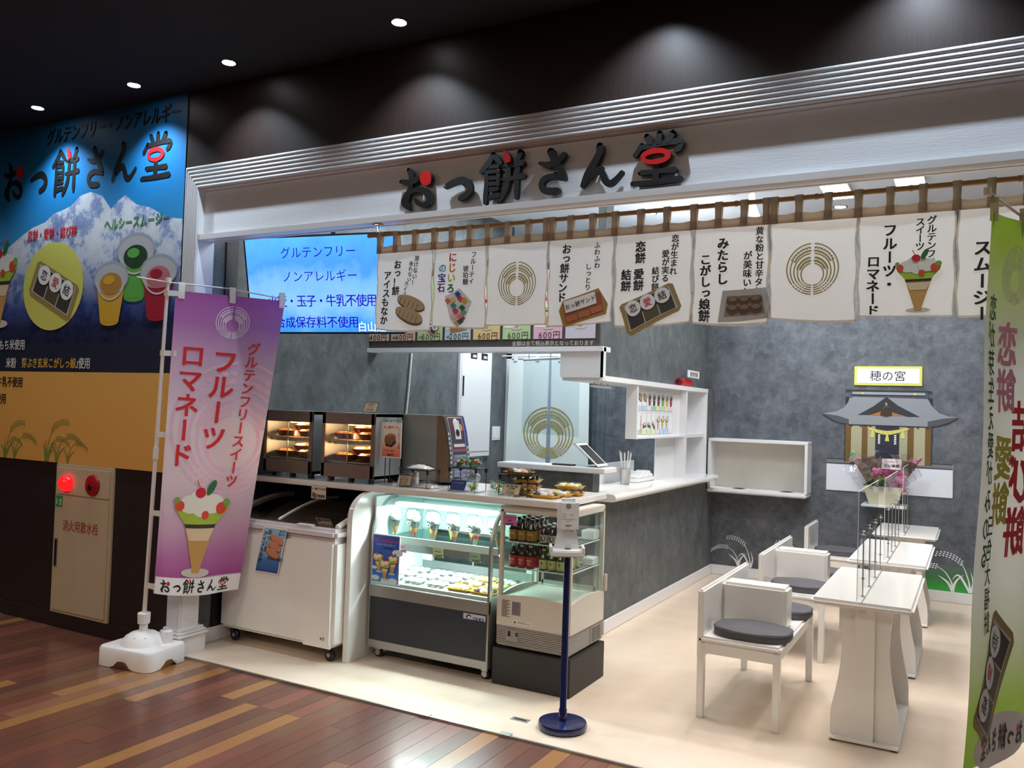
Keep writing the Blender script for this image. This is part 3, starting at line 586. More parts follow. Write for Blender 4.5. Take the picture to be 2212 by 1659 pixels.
# hydrant cabinet
hy=thing('fire_hydrant_cabinet','beige fire hydrant cabinet with red lamp below the mural','cabinet',(-5.135,0,.09))
b=MB(); b.box(-5.43,-4.835,-.018,0,.095,1.088,M_cream,.004); b.build('frame',hy)
b=MB(); b.box(-5.405,-4.86,-.026,-.016,.115,.878,M_cream,.003); d=b.build('door',hy); b=MB(); b.box(-5.405,-4.86,-.026,-.016,.884,1.065,M_cream,.003); b.build('upper_panel',hy)
b=MB(); b.box(-5.40,-5.365,-.029,-.0255,.40,.59,M_ss,.002); b.box(-5.392,-5.373,-.030,-.0288,.41,.58,M_blk); b.build('handle',d)
b=MB(); b.lathe([(.001,-.085),(.03,-.08),(.05,-.06),(.056,-.03),(.056,-.0258)],(-5.285,0,.965),pm('red_lamp_dome','ff1418',.15,nz=0,em=1.6),20,'y'); b.build('alarm_lamp',hy)['label']='glowing red alarm lamp'
b=MB(); b.lathe([(.001,-.05),(.05,-.048),(.066,-.04),(.07,-.0258)],(-5.024,0,.967),pm('red_alarm_plate','9a1420',.3,nz=.05),24,'y'); b.lathe([(.001,-.054),(.02,-.052),(.022,-.046)],(-5.024,0,.955),M_blk,14,'y'); b.build('call_button',hy)['label']='round dark red call button'
A=Art(); A.text('消火用散水栓',-5.135,.685,.062,ink('a03028'),1,.006,'c',sy=1.3); A.rect(-5.405,.80,-5.335,.875,GRN,1); A.ch('i',-5.382,.838,.05,WHT,2,.02); A.rect(-5.365,.815,-5.345,.85,WHT,2); A.rect(-5.361,.82,-5.349,.845,GRN,3)
A.build('lettering',hy,lambda x,z,h:(x,-.0262-h,z))
# ---------------------------------------------------------------- noren curtains
NX=[-2.832,-2.465,-2.142,-1.802,-1.464,-1.094,-.765,-.42,-.07,.275,.62]
NY=.05
t=thing('bamboo_rod','bamboo rod carrying the shop curtains under the fascia','rod',(-1.3,NY,2.463))
b=MB(); b.tube([(-2.90,NY,2.463),(4,NY,2.463)],.0105,M_bam,10)
for i in range(22): x=-2.85+i*.33+.05*math.sin(i*7); b.tube([(x,NY,2.463),(x+.012,NY,2.463)],.0128,M_bam,10)
b.build('pole',t)
for x,lab in ((-2.835,'chrome hook under the fascia at the left end of the bamboo rod'),(.9,'chrome rod hook at the right end')):
    t=thing('rod_hook',lab,'hook',(x,NY,2.52)); b=MB(); b.lathe([(.03,0),(.03,-.006),(.012,-.012),(.012,-.02)],(x,NY,2.52),M_chrome,16); b.build('flange',t)
    b=MB(); b.tube([(x,NY,2.50),(x,NY,2.482)]+[(x,NY+.018*math.sin(a),2.463+.018*math.cos(a)) for a in [k*PI/6 for k in range(12)]],.0045,M_chrome,8); b.build('ring',t)
def cloth(x0,x1,seed):
    W_=x1-x0
    def f(u,v,h=0):        # u,v in metres from lower left of the panel
        s=u/W_; e=min(s,1-s); 
        y=NY-.004+.005*math.sin(s*5+seed)*(1-v/.45)+.0016*math.exp(-e*22)*math.sin(v*95+seed*2)-.0025*math.sin(v*9+seed+s*3)
        sag=.010*math.sin(PI*s)
        return (x0+u+.004*math.sin(v*30+seed)*(1 if s<.5 else -1)*math.exp(-e*10),y-h,1.952+v-sag*(1-v/.42)*.6+(.012*math.sin(seed*3+s*2) if v<.05 else 0)*(1-v/.05))
    return f
CL=ink
def panel_print(A,k):
    if k==0:
        A.vtext('溶けない！',.262,.393,.031,K,bold=.02,slant=.12); A.vtext('垂れない！',.226,.365,.027,K,bold=.02,slant=.12); A.vtext('アイス',.196,.262,.027,K,bold=.02,slant=.12)
        A.vtext('おっ！餅',.136,.376,.050,K,bold=.03,slant=.05,pitch=.92); A.vtext('アイスもなか',.072,.322,.050,K,bold=.03,slant=.06,pitch=.95); monaka(A,.232,.145,.21,4)
    if k==1:
        A.vtext('フルーティ',.245,.393,.033,K,bold=.02,slant=.1); A.vtext('琥珀糖',.198,.325,.033,K,bold=.02)
        for i,(c,cc) in enumerate(zip('にじいろ',('d2303a','d98530','cfc93a','2c6b4a'))): A.ch(c,.118-.003*i,.370-.052*i,.052,CL(cc),2,.03)
        for i,(c,cc) in enumerate(zip('の宝石',('5fb2d4','2b3fae','6b2c86'))): A.ch(c,.056-.003*i,.318-.05*i,.05,CL(cc),2,.03)
        jewels(A,.155,.112,.20,3)
    if k in (2,6): emblem(A,.17,.222,.106,GOLD,1,.97)
    if k==3:
        A.vtext('ふわふわ',.248,.395,.031,K,bold=.02,slant=-.03); A.vtext('しっとり',.207,.30,.032,K,bold=.02); A.vtext('おっ餅サンド',.094,.395,.049,K,bold=.03,slant=.08,pitch=.93); sando(A,.185,.09,.235,.28,3)
    if k==4:
        A.vtext('恋が生まれ',.288,.403,.036,K,bold=.025,slant=.05); A.vtext('愛が実る',.244,.338,.036,K,bold=.025); A.vtext('結び餅',.198,.266,.036,K,bold=.025)
        A.vtext('恋餅',.124,.385,.051,K,bold=.035); A.vtext('愛餅',.118,.262,.051,K,bold=.035); A.vtext('結餅',.057,.260,.051,K,bold=.035); mochibox(A,.175,.085,.27,.38,3)
    if k==5:
        A.vtext('黄な粉と甘辛タレ',.285,.41,.036,K,bold=.025); A.vtext('が美味い！',.236,.31,.038,K,bold=.025); A.vtext('みたらし',.130,.375,.052,K,bold=.035,pitch=.98); A.vtext('こがしっ娘餅',.055,.308,.050,K,bold=.035,pitch=.97); tray6(A,.225,.085,.22,3)
    if k==7:
        A.vtext('グルテンフリー',.262,.402,.035,K,bold=.022,pitch=.92); A.vtext('スイーツ',.222,.398,.035,K,bold=.022,pitch=.9); A.vtext('フルーツ・',.115,.385,.053,K,bold=.03); A.vtext('ロマネード',.056,.262,.051,K,bold=.03,pitch=.96); parfait(A,.218,.032,.22,3)
    if k>=8: A.vtext('スムージー',.085,.30,.062,K,bold=.03); cuppic(A,.25,.05,.2,'d9a92f','b98338',3)
sets=[(0,3,'left shop curtain with ice wafer, rainbow jewel and wheat ring prints'),(3,6,'middle shop curtain with sandwich, three seal and dumpling tray prints'),(6,10,'right shop curtain with wheat ring, parfait and smoothie prints')]
for a,b_,lab in sets:
    t=thing('noren_curtain',lab,'curtain',((NX[a]+NX[b_])/2,NY,1.95),group='shop entrance curtains')
    for k in range(a,b_):
        x0,x1=NX[k]+.003,NX[k+1]-.003; W_=x1-x0; f=cloth(x0,x1,k*1.7+1); 
        b=MB(); b.grid(lambda u,v:f(u*W_,v*.415),22,24,M_cloth); o=b.build('cloth_panel',t)
        A=Art(); A.rect(0,0,W_,.008,M_hem,0,10,1); A.rect(0,0,.006,.41,M_hem,0,1,16); A.rect(W_-.006,0,W_,.41,M_hem,0,1,16); panel_print(A,k); A.build('print',o,lambda x,y,h,f=f:f(x,y-(.007 if h>.0012 else 0),h),.0007,cut=.022)
        b=MB(); b.grid(lambda u,v:(x0-.003+u*(W_+.006),NY-.0085-.002*math.sin(u*PI),2.360+v*.042-.006*math.sin(u*3*PI)**2*v),16,1,M_hem); solid(b.build('heading_band',t),.002)
        n=3
        for j in range(n+(1 if k==b_-1 else 0)):
            xc=NX[k]+(NX[k+1]-NX[k])*j/n+(.016 if j==0 and k==a else (-.016 if j==n else 0)); w2=.016
            b=MB(); pr=[(NY-.010,2.362),(NY-.0125,2.42),(NY-.013,2.463),(NY-.008,2.474),(NY,2.477),(NY+.008,2.474),(NY+.013,2.463),(NY+.009,2.41),(NY+.002,2.368)]
            vs=[(xc+s*(w2 if i not in(1,7) else w2*.85),p[0],p[1]) for i,p in enumerate(pr) for s in (-1,1)]
            b.add(vs,[(2*i,2*i+1,2*i+3,2*i+2) for i in range(len(pr)-1)],M_hem,True); solid(b.build('loop',t),.0015)
# ---------------------------------------------------------------- television
tv=thing('television','large wall television with blue mountain screen and dark blue Japanese text','television',(-3.61,.4885,2.293),.1704)
tl=6.57; ct,st=math.cos(math.radians(12)),math.sin(math.radians(12)); WT,HT=1.106,.622
def tvp(x,z,y=0): # local screen plane tilted forward
    return (x,-z*st+y*ct,z*ct+y*st)
b=MB(); 
def tbox(b,x0,x1,z0,z1,y0,y1,m):
    vs=[tvp(x,z,y) for z in (z0,z1) for y in (y0,y1) for x in (x0,x1)]
    b.add(vs,[(0,1,3,2),(4,6,7,5),(0,4,5,1),(2,3,7,6),(0,2,6,4),(1,5,7,3)],m)
tbox(b,-WT/2,WT/2,-HT/2,HT/2,.0,.035,M_blk); b.build('bezel',tv,True)
def tvs(nt,b_):
    v=coord(nt,'Object'); sx=N(nt,'ShaderNodeSeparateXYZ'); nt.links.new(v,sx.inputs[0]); a=N(nt,'ShaderNodeTexNoise',Scale=5,Detail=7,Roughness=.6); nt.links.new(v,a.inputs['Vector'])
    ad=N(nt,'ShaderNodeMath',operation='MULTIPLY_ADD'); ad.inputs[1].default_value=.35; nt.links.new(a.outputs['Fac'],ad.inputs[0]); nt.links.new(sx.outputs[2],ad.inputs[2])
    r=ramp(nt,[(0,'2f7cf0'),(.10,'3f97ff'),(.24,'86c0ff'),(.36,'74b4ff'),(.44,'4b9aff'),(.6,'58b6ff')])
    mr=N(nt,'ShaderNodeMapRange'); mr.inputs['From Min'].default_value=-.2; mr.inputs['From Max'].default_value=.95; nt.links.new(ad.outputs[0],mr.inputs['Value']); nt.links.new(mr.outputs[0],r.inputs[0])
    b_.inputs['Base Color'].default_value=(0,0,0,1); nt.links.new(r.outputs[0],b_.inputs['Emission Color']); b_.inputs['Emission Strength'].default_value=1.25
M_tv=nodes('tv_picture',tvs,.2)
A=Art(); A.rect(-WT/2+.012,-HT/2+.012,WT/2-.012,HT/2-.012,M_tv,0)
TB=pm('screen_blue_text','1408c8',.5,nz=0,em=.75); TW=pm('screen_white_text','e8f4ff',.5,nz=0,em=1.1)
A.text('グルテンフリー',-.01,.205,.078,TB,1,.006,'c'); A.text('ノンアレルギー',-.01,.055,.078,TB,1,.006,'c'); A.text('小麦・玉子・牛乳不使用',-.01,-.10,.082,TB,1,.014,'c',pitch=.92,sx=.95); A.text('合成保存料不使用',-.055,-.235,.078,TB,1,.014,'c',pitch=.98); A.text('白山連峰',.37,-.265,.066,TW,2,.016,'c')
A.build('screen',tv,lambda x,z,h:tvp(x,z,-h-.0005),.0008,True)
b=MB(); b.tube([tvp(0,0,.035),(0,.12,.1),(0,.12,1.158)],.018,M_blk,10); b.build('ceiling_mount',tv,True)
# ---------------------------------------------------------------- menu board over kitchen beam
mb=thing('menu_board','dark menu board of pastel price cards under the shop curtains','menu board',(-3.3,1.82,2.0))
b=MB(); b.box(-4.25,-2.27,1.805,1.829,2.001,2.6,pm('menu_board_brown','4a443f',.5,nz=.08)); b.build('board',mb)
cards=[('e0c3ae','400円','1個'),('d8b9a0','400円','1個'),('c3cf9c','500円','6個'),('b9cdd0','200円','1個'),('e3c48a','600円',''),('b5cf9a','600円',''),('dfb4c8','600円',''),('cfc9d6','','')]
for i,(cc,p,q) in enumerate(cards):
    x0=-4.295+i*.2525; x1=x0+.227
    b=MB(); b.box(x0,x1,1.799,1.805,2.057,2.55,ink(cc)); c=b.build('price_card',mb)
    A=Art(); A.text(p,x1-.012,2.085,.062,ink('4a342c'),1,.004,'r') if p else A.vtext('ロマネード',x0+.115,2.33,.036,ink('5a4a6a'),1,0)
    if q: A.text(q,x0+.012,2.08,.026,ink('4a342c'),1,.0)
    A.rect(x0+.01,2.14,x0+.10,2.5,ink('efe2d6'),0)
    (monaka if i<2 else mochibox if i==2 else sando if i==3 else parfait)(*((A,x0+.115,2.22,.16) if i<2 else (A,x0+.115,2.165,.17,-.6) if i==2 else (A,x0+.12,2.16,.15,.2) if i==3 else (A,x0+.115,2.13,.22)))
    A.build('print',c,lambda x,z,h:(x,1.7985-h,z),.0006)
A=Art(); A.text('金額は全て税込表示となっております',-2.955,2.026,.038,ink('e0d8cc'),0,.004); A.build('lettering',mb,lambda x,z,h:(x,1.8045-h,z))
# kitchen left wall items (face +X at X=-4.26)
X0=-4.26
t=thing('wall_cabinet','tall narrow white cabinet door on the left wall','cabinet',(X0,3.42,1.05))
b=MB(); b.box(X0,X0+.03,3.13,3.72,1.08,2.35,M_white,.004); b.build('body',t); b=MB(); b.box(X0+.03,X0+.036,3.15,3.70,1.13,2.33,M_white,.003); d=b.build('door',t); b=MB(); b.box(X0+.036,X0+.045,3.17,3.19,1.66,1.85,M_blk,.003); b.build('handle',d)
A=Art()
for y in (3.36,3.56): A.rect(y-.06,2.02,y+.06,2.085,M_blk,0); A.rect(y-.02,2.035,y+.045,2.06,ink('c8ccd0'),1)
A.build('thermostat_display',t,lambda y,z,h:(X0+.0362+h,y,z))
t=thing('wall_switch_plate','white switch plate between the tall cabinet and the doorway','switch',(X0,3.9,1.3)); b=MB(); b.box(X0,X0+.008,3.81,3.97,1.23,1.37,M_white,.003); pl=b.build('plate',t)
for y in (3.85,3.93): MB().box(X0+.008,X0+.012,y-.025,y+.025,1.25,1.35,M_white,.002).build('rocker',pl)
tag(MB().tube([(X0+.012,2.38,3.0),(X0+.012,2.37,2.0),(X0+.012,2.345,1.7),(X0+.012,2.31,1.40),(X0+.012,2.3,1.1)],.010,M_white,6).build('wall_cable'),'white cable running down the grey left wall','cable')
# doorway curtain with emblem
cy=3.98
dc=thing('doorway_curtain','pale green doorway curtain printed with a gold wheat ring','curtain',(-3.72,cy,1.0))
M_dc=pm('pale_doorway_cloth','dfe9e6',.8,nz=.03)
ex,ez=-3.71,1.33
for k,(a,c) in enumerate(((-4.175,ex-.012),(ex+.012,-3.285))):
    def f(x,z,h=0,a=a,k=k): return (x,cy+.01*math.sin((x-a)*14+k)*(2.1-z)-h,z)
    b=MB(); b.grid(lambda u,v:f(a+(c-a)*u-(.012*(1-v) if k==0 else -.012*(1-v)),.95+1.10*v),12,12,M_dc); o=b.build('cloth_panel',dc)
    A=Art(); E=Art(); emblem(E,ex,ez,.255,GOLD,1,1.10)
    for P,F,m_,l in E.e:
        if (sum(p[0] for p in P)/len(P)<ex)==(k==0): A.raw(P,F,m_,l)
    A.build('emblem_print',o,f,.002,cut=.08)
b=MB(); b.tube([(-4.262,cy,2.09),(-3.26,cy,2.09)],.008,M_white,8); b.build('rod',dc)
for x in (-4.1,-3.85,-3.6,-3.35): MB().box(x-.02,x+.02,cy-.01,cy+.01,2.04,2.10,M_dc).build('loop',dc)
# vinyl sheets
vs_=thing('vinyl_sheet','clear vinyl sheet hanging from a thin rod over the pass counter','sheet',(-2.8,2.3,1.3))
p0,p1=(-3.25,2.55,1.955),(-2.57,2.16,1.95)
b=MB(); b.tube([p0,p1],.009,M_white,8); b.build('rod',vs_)
b=MB(); b.grid(lambda u,v:(p0[0]+(p1[0]-p0[0])*u,p0[1]+(p1[1]-p0[1])*u+.012*math.sin(u*20)*(1-v),1.36+.595*v),24,6,M_vin); b.build('sheet',vs_)
for u in (.1,.5,.9): x=p0[0]+(p1[0]-p0[0])*u; y=p0[1]+(p1[1]-p0[1])*u; MB().tube([(x,y,1.96),(x,y,2.0)],.003,M_ss,6).build('hook',vs_)
vs_=thing('vinyl_sheet','clear pleated vinyl strip hanging in the serving opening','sheet',(-2.40,2.15,1.15))
b=MB(); b.tube([(-2.42,2.03,1.735),(-2.42,2.40,1.735)],.009,M_white,8); b.build('rod',vs_)
b=MB(); b.grid(lambda u,v:(-2.42+.012*math.sin(u*24)*(1.2-v),2.04+.35*u*(1-.06*(1-v)),1.165+.56*v),44,6,M_vin); b.build('sheet',vs_)
for u in (.15,.5,.85): MB().tube([(-2.42,2.03+.37*u,1.73),(-2.42,2.03+.37*u,1.766)],.003,M_ss,6).build('hook',vs_)
# pass counter
tag(MB().box(-3.04,-2.20,1.79,2.02,1.126,1.165,M_white,.005).build('pass_counter'),'white narrow pass counter on the grey half wall','counter')
# serving ledge with rounded nose
b=MB(); pr=[(-2.57,.937),(-2.16,.937),(-2.137,.941),(-2.127,.955),(-2.127,.972),(-2.137,.986),(-2.16,.99),(-2.57,.99)]
b.prism([(a,c) for a,c in pr],M_gloss,1.83,4.45,'y'); b.box(-2.575,-2.555,2.03,3.3,.99,1.14,M_white,.003)
tag(b.build('serving_ledge'),'long white rounded ledge along the serving opening','ledge')
# hanging menu in opening
hm=thing('drink_menu_panel','white backlit style menu panel with two rows of small picture cards','menu',(-2.40,3.1,1.36))
MB().box(-2.33,-2.24,2.50,2.525,1.352,1.764,M_white).build('side_panel',hm); MB().box(-2.33,-2.30,2.525,3.74,1.352,1.764,M_white).build('back_panel',hm); MB().box(-2.30,-2.25,2.525,3.74,1.352,1.366,M_white).build('bottom_panel',hm)
A=Art(); cs=['bcd7ec','bcd7ec','ece6e2','a9c9b4','e2e2b0','bfe0c4','e8e2a8','efd4e2']
for r in range(2):
    for i in range(8):
        y0=2.66+i*.109; z0=1.575-r*.19; A.rect(y0,z0,y0+.101,z0+.165,ink('eef2f4'),1); A.rect(y0,z0,y0+.101,z0+.035,ink(cs[(i+3*r)%8]),2)
        if r==0: (monaka(A,y0+.06,z0+.115,.09,3,2) if i<2 else cuppic(A,y0+.06,z0+.04,.09,['','','8a4a3a','3c4a30','7a3a2a','5fae4a','d9a92f','a3142c'][i],'5a3a2a',3))
        elif i>3: parfait(A,y0+.06,z0+.04,.1,3) if i<7 else None
        elif i: mochibox(A,y0+.06,z0+.07,.08,.6-.4*i,3)
        else: A.vtext('今日限定',y0+.08,z0+.15,.03,ink('c8304a'),3,0)
A.build('menu_print',hm,lambda y,z,h:(-2.2995+h,y,z),.0008)
# opening contents
t=thing('bluetooth_speaker','red cylindrical portable speaker on the white partition ledge','speaker',(-2.36,3.87,1.80))
b=MB(); b.tube([(-2.30,3.70,1.839),(-2.31,4.03,1.839)],.037,pm('red_speaker_mesh','c01a20',.6,nz=.2,ns=60,bump=.2),18); b.build('body',t)
b=MB(); b.lathe([(.001,-.004),(.024,-.004),(.030,0)],(-2.30,3.70,1.839),pm('dark_red_cap','5a1014',.4),18,'y'); b.build('end_cap',t)
t=thing('small_notice','small white notice on the wall above the red speaker','notice',(-2.25,3.95,1.90)); b=MB(); b.box(-2.25,-2.243,3.78,4.13,1.885,1.95,M_white); o=b.build('card',t); A=Art(); A.text('食券売場',3.955,1.915,.05,K,0,.0,'c',sx=1.2); A.build('lettering',o,lambda y,z,h:(-2.2428+h,y,z))
t=thing('straw_cup','steel tumbler full of white wrapped straws on the ledge','cup',(-2.40,2.68,.99)); c=(-2.395,2.69,.991)
b=MB(); b.lathe([(.036,0),(.046,.11),(.05,.118),(.046,.117),(.043,.10),(.034,.006)],c,M_ss,22); b.build('tumbler',t)
for i in range(9):
    a=i*.7; b=MB(); b.tube([(c[0]+.012*math.cos(a),c[1]+.012*math.sin(a),c[2]+.01),(c[0]+.045*math.cos(a),c[1]+.045*math.sin(a),c[2]+.235+.012*(i%3))],.0055,WHT,6); b.build('straw',t)
t=thing('napkin_tray','white tray of wrapped spoons and napkins beside the straws','tray',(-2.42,3.05,.99)); b=MB(); b.box(-2.50,-2.36,2.86,3.30,.991,1.02,M_white,.006); b.build('tray',t)
for i in range(7):
    b=MB(); y=2.9+i*.055; b.box(-2.49,-2.37,y,y+.04,1.02,1.05+.012*(i%3),WHT,.006); b.build('napkin_stack',t)
t=thing('folded_cloths','small stack of folded cloths at the far shelf bay','cloth stack',(-2.4,3.95,.99))
for i,cc in enumerate(('dfe6ec','b8c6d4','e8eef2')): MB().box(-2.47,-2.33,3.86,4.02,.991+i*.016,1.006+i*.016,ink(cc),.004).build('folded_cloth',t)
t=thing('tablet_stand','tablet leaning in a clear acrylic stand on the pass counter','tablet',(-2.35,1.90,1.166),0)
def tp(a,c,d=0): return (-2.44+a+c*.30,1.86+c*.20+d*.7,1.172+c*.86-d*.5)
b=MB()
def quadbox(b,a0,a1,c0,c1,d0,d1,m):
    vs=[tp(a,c,d) for c in (c0,c1) for d in (d0,d1) for a in (a0,a1)]; b.add(vs,[(0,1,3,2),(4,6,7,5),(0,4,5,1),(2,3,7,6),(0,2,6,4),(1,5,7,3)],m)
def tp(a,c,d=0): return (-2.27-c*.72+d*.3,1.84+a,1.17+c*.62+d*.6)
quadbox(b,0,.18,0,.24,0,.008,M_white); b.build('tablet_body',t); b=MB(); quadbox(b,.015,.165,.02,.22,.009,.0095,M_blk); b.build('screen',t); b=MB(); quadbox(b,-.015,.195,-.015,.26,-.012,-.006,M_acr); b.box(-2.5,-2.24,1.83,2.0,1.166,1.171,M_acr); b.build('acrylic_holder',t)
tag(MB().box(-2.62,-2.46,1.83,1.90,1.166,1.176,M_blk,.003).build('coin_tray'),'small dark coin tray on the pass counter','tray')
# white wall niche box on back wall
t=thing('wall_shelf_box','white wall mounted niche shelf with two dark round insets','shelf',(-1.78,4.60,.83))
MB().box(-2.24,-1.325,4.47,4.70,1.305,1.335,M_white,.004).build('top_panel',t); MB().box(-2.24,-2.215,4.47,4.70,.86,1.305,M_white).build('side_panel',t); MB().box(-1.35,-1.325,4.47,4.70,.86,1.305,M_white).build('side_panel',t)
MB().box(-2.24,-1.325,4.44,4.70,.822,.862,M_white,.012).build('base_panel',t); MB().box(-2.215,-1.35,4.685,4.699,.862,1.305,pm('niche_back_cream','d8d4c8',.4)).build('back_panel',t)
for x in (-1.96,-1.52):
    b=MB(); b.lathe([(.001,.003),(.06,.003),(.066,0)],(x,4.57,.862),M_ss,22); b.lathe([(.001,.0035),(.045,.0035)],(x,4.57,.862),M_blk,22); b.build('round_inset',t)
# shrine graphic
sh=thing('shrine_wall_graphic','flat shrine picture with grey roof and straw rope on the back wall','wall graphic',(-.68,4.70,.90))
b=MB(); b.box(-1.192,-.158,4.695,4.6999,.902,1.19,M_white); b.box(-1.04,-.326,4.696,4.6999,1.15,1.76,M_dkp); b.build('backing',sh)
A=Art(); gR=ink('8b8f95'); gD=ink('4c4f56'); gK=ink('2c2e34'); br=ink('6e5124'); tn=ink('a9a688'); ye=ink('d3cf6a')
A.rect(-1.192,.902,-.158,1.155,ink('dfe3ec'),1); A.rect(-1.194,1.15,-.16,1.19,ink('74777a'),2); A.rect(-1.194,1.144,-.16,1.153,gK,3); A.rect(-1.194,1.185,-.16,1.193,gK,3)
A.rect(-1.04,1.17,-.326,1.54,br,3)
for a,c,m_ in ((-.986,-.895,tn),(-.846,-.782,tn),(-.782,-.585,ink('2a2a3a')),(-.585,-.52,tn),(-.468,-.379,tn)): A.rect(a,1.17,c,1.52,m_,4)
for x in (-1.04,-.33): A.rect(x-.002,1.17,x+.006,1.53,gK,5)
A.rect(-.907,1.118,-.77,1.154,gD,4); A.rect(-.535,1.118,-.455,1.154,gD,4)
roof=[(-1.001,1.764),(-.362,1.755),(-.33,1.693),(-.268,1.633),(-.197,1.607),(-.123,1.601),(-.197,1.55),(-.287,1.519),(-.361,1.505),(-1.007,1.503),(-1.007,1.54),(-1.04,1.514),(-1.13,1.535),(-1.24,1.603),(-1.121,1.625),(-1.054,1.662),(-1.016,1.711)]
A.poly([(-.68+(x+.68)*1.008,1.63+(z-1.63)*1.02) for x,z in roof],gK,6); A.poly(roof,gR,7)
A.poly([(-1.24,1.603),(-1.13,1.535),(-1.04,1.514),(-1.007,1.52),(-1.007,1.555),(-1.1,1.585)],gD,8); A.poly([(-.123,1.601),(-.197,1.55),(-.287,1.519),(-.361,1.505),(-.361,1.555),(-.25,1.585)],gD,8); A.rect(-1.007,1.503,-.361,1.512,gK,9)
A.poly([(-1.041,1.811),(-1.041,1.827),(-.329,1.824),(-.329,1.809)],gK,9); A.rect(-1.004,1.753,-.981,1.81,gD,9); A.rect(-.384,1.753,-.362,1.81,gD,9); A.rect(-.981,1.785,-.384,1.808,ink('9a9ea6'),8)
A.ell(-.895,1.796,.009,.009,ye,10); A.ell(-.465,1.796,.009,.009,ye,10)
A.poly([(-.934,1.597),(-.80,1.68),(-.696,1.767),(-.60,1.69),(-.421,1.594),(-.524,1.593),(-.651,1.63),(-.695,1.70),(-.745,1.63),(-.83,1.60)],gK,9); A.poly([(-.83,1.598),(-.747,1.632),(-.695,1.69),(-.645,1.63),(-.556,1.596)],ink('a8713a'),10); A.poly([(-.745,1.6),(-.74,1.64),(-.695,1.69),(-.65,1.64),(-.645,1.6),(-.695,1.585)],ink('3a2a1c'),11); A.poly([(-.706,1.70),(-.686,1.70),(-.696,1.716)],ye,12)
for i in range(9): x=-.99+i*.078; A.rect(x,1.49,x+.015,1.503,gK,9)
A.stroke([(-.847,1.486,.006),(-.776,1.46,.014),(-.685,1.444,.018),(-.595,1.462,.014),(-.512,1.487,.006)],ye,10)
for i in range(7): x=-.80+i*.037; A.stroke([(x,1.475-.02*math.sin(i*PI/6),.002),(x+.02,1.445-.015*math.sin(i*PI/6),.002)],ink('a8a23e'),11)
for x,z in ((-.806,1.40),(-.684,1.37),(-.558,1.40)): A.poly([(x-.018,z),(x+.018,z),(x+.008,z+.06),(x-.008,z+.06)],ye,11)
for x in (-.75,-.618):
    for k in range(5): A.poly([(x-.010,1.425-k*.018),(x+.008,1.431-k*.018),(x+.010,1.42-k*.018),(x-.008,1.413-k*.018)],WHT,11)
A.build('picture_print',sh,lambda x,z,h:(x,4.6945-h,z),.0005)
t=thing('shrine_name_sign','white name sign with yellow border above the shrine picture','sign',(-.69,4.7,1.867)); b=MB(); b.box(-.967,-.409,4.685,4.6999,1.867,2.041,ink('d6d861'),.002); o=b.build('board',t)
A=Art(); A.rect(-.945,1.888,-.43,2.021,ink('e9ecf4'),0); A.text('穂の宮',-.688,1.955,.10,K,1,.004,'c'); A.build('lettering',o,lambda x,z,h:(x,4.684-h,z))
# rice decals
for x,s_,lab,fl_ in ((-1.98,.26,'white rice plant decal, leftmost on the back wall near the corner',1),(-1.52,.26,'white rice plant decal on the back wall behind the benches',1),(-1.06,.26,'white rice plant decal mostly hidden behind the farthest bench',1),(-.148,.30,'white rice plant decal over green strip near the right banner',1),(.35,.28,'white rice plant decal behind the right banner',1)):
    A=Art(); rice(A,x,.102,s_,ink('e6eaec'),fl_,1); o=A.build('rice_decal',None,lambda a,z,h:(a,4.6945-h,z)); tag(o,lab,'decal','rice plant decals')
M_gg=gz('green_wash_print',.10,.33,[(0,'35a83e'),(.45,'3a7a44'),(1,'5e6468')])
tag(MB().box(-.40,.9,4.6952,4.6995,.101,.32,M_gg).build('green_wall_strip'),'green gradient print along the foot of the back wall behind the tables','decal')
# ---------------------------------------------------------------- counter top
b=MB(); b.box(-4.24,-1.965,.575,1.27,1.018,1.054,M_gloss,.004); sc_=thing('service_counter','long white glossy service counter carrying the warmers and sweets','counter',(-3.1,.9,.006)); b.build('top_board',sc_)
b=MB(); b.box(-4.2,-3.35,1.22,1.25,.01,1.016,M_dkp); b.box(-3.2,-2.4,1.255,1.265,.01,1.016,M_dkp); b.box(-4.24,-4.21,.6,1.25,.01,1.016,M_dkp)
b.build('rear_panel',sc_)
# side panel with rounded shoulder
pr=[(.44,.007),(.44,.86)]+[(.62-.18*math.cos(a),.86+.152*math.sin(a)) for a in [k*PI/16 for k in range(1,9)]]+[(.93,1.012),(.93,.007)]
b=MB(); b.prism(pr,M_gloss,-3.292,-3.255,'x'); tag(b.build('side_panel'),'white glossy upright panel with rounded shoulder between freezer and display case','panel')
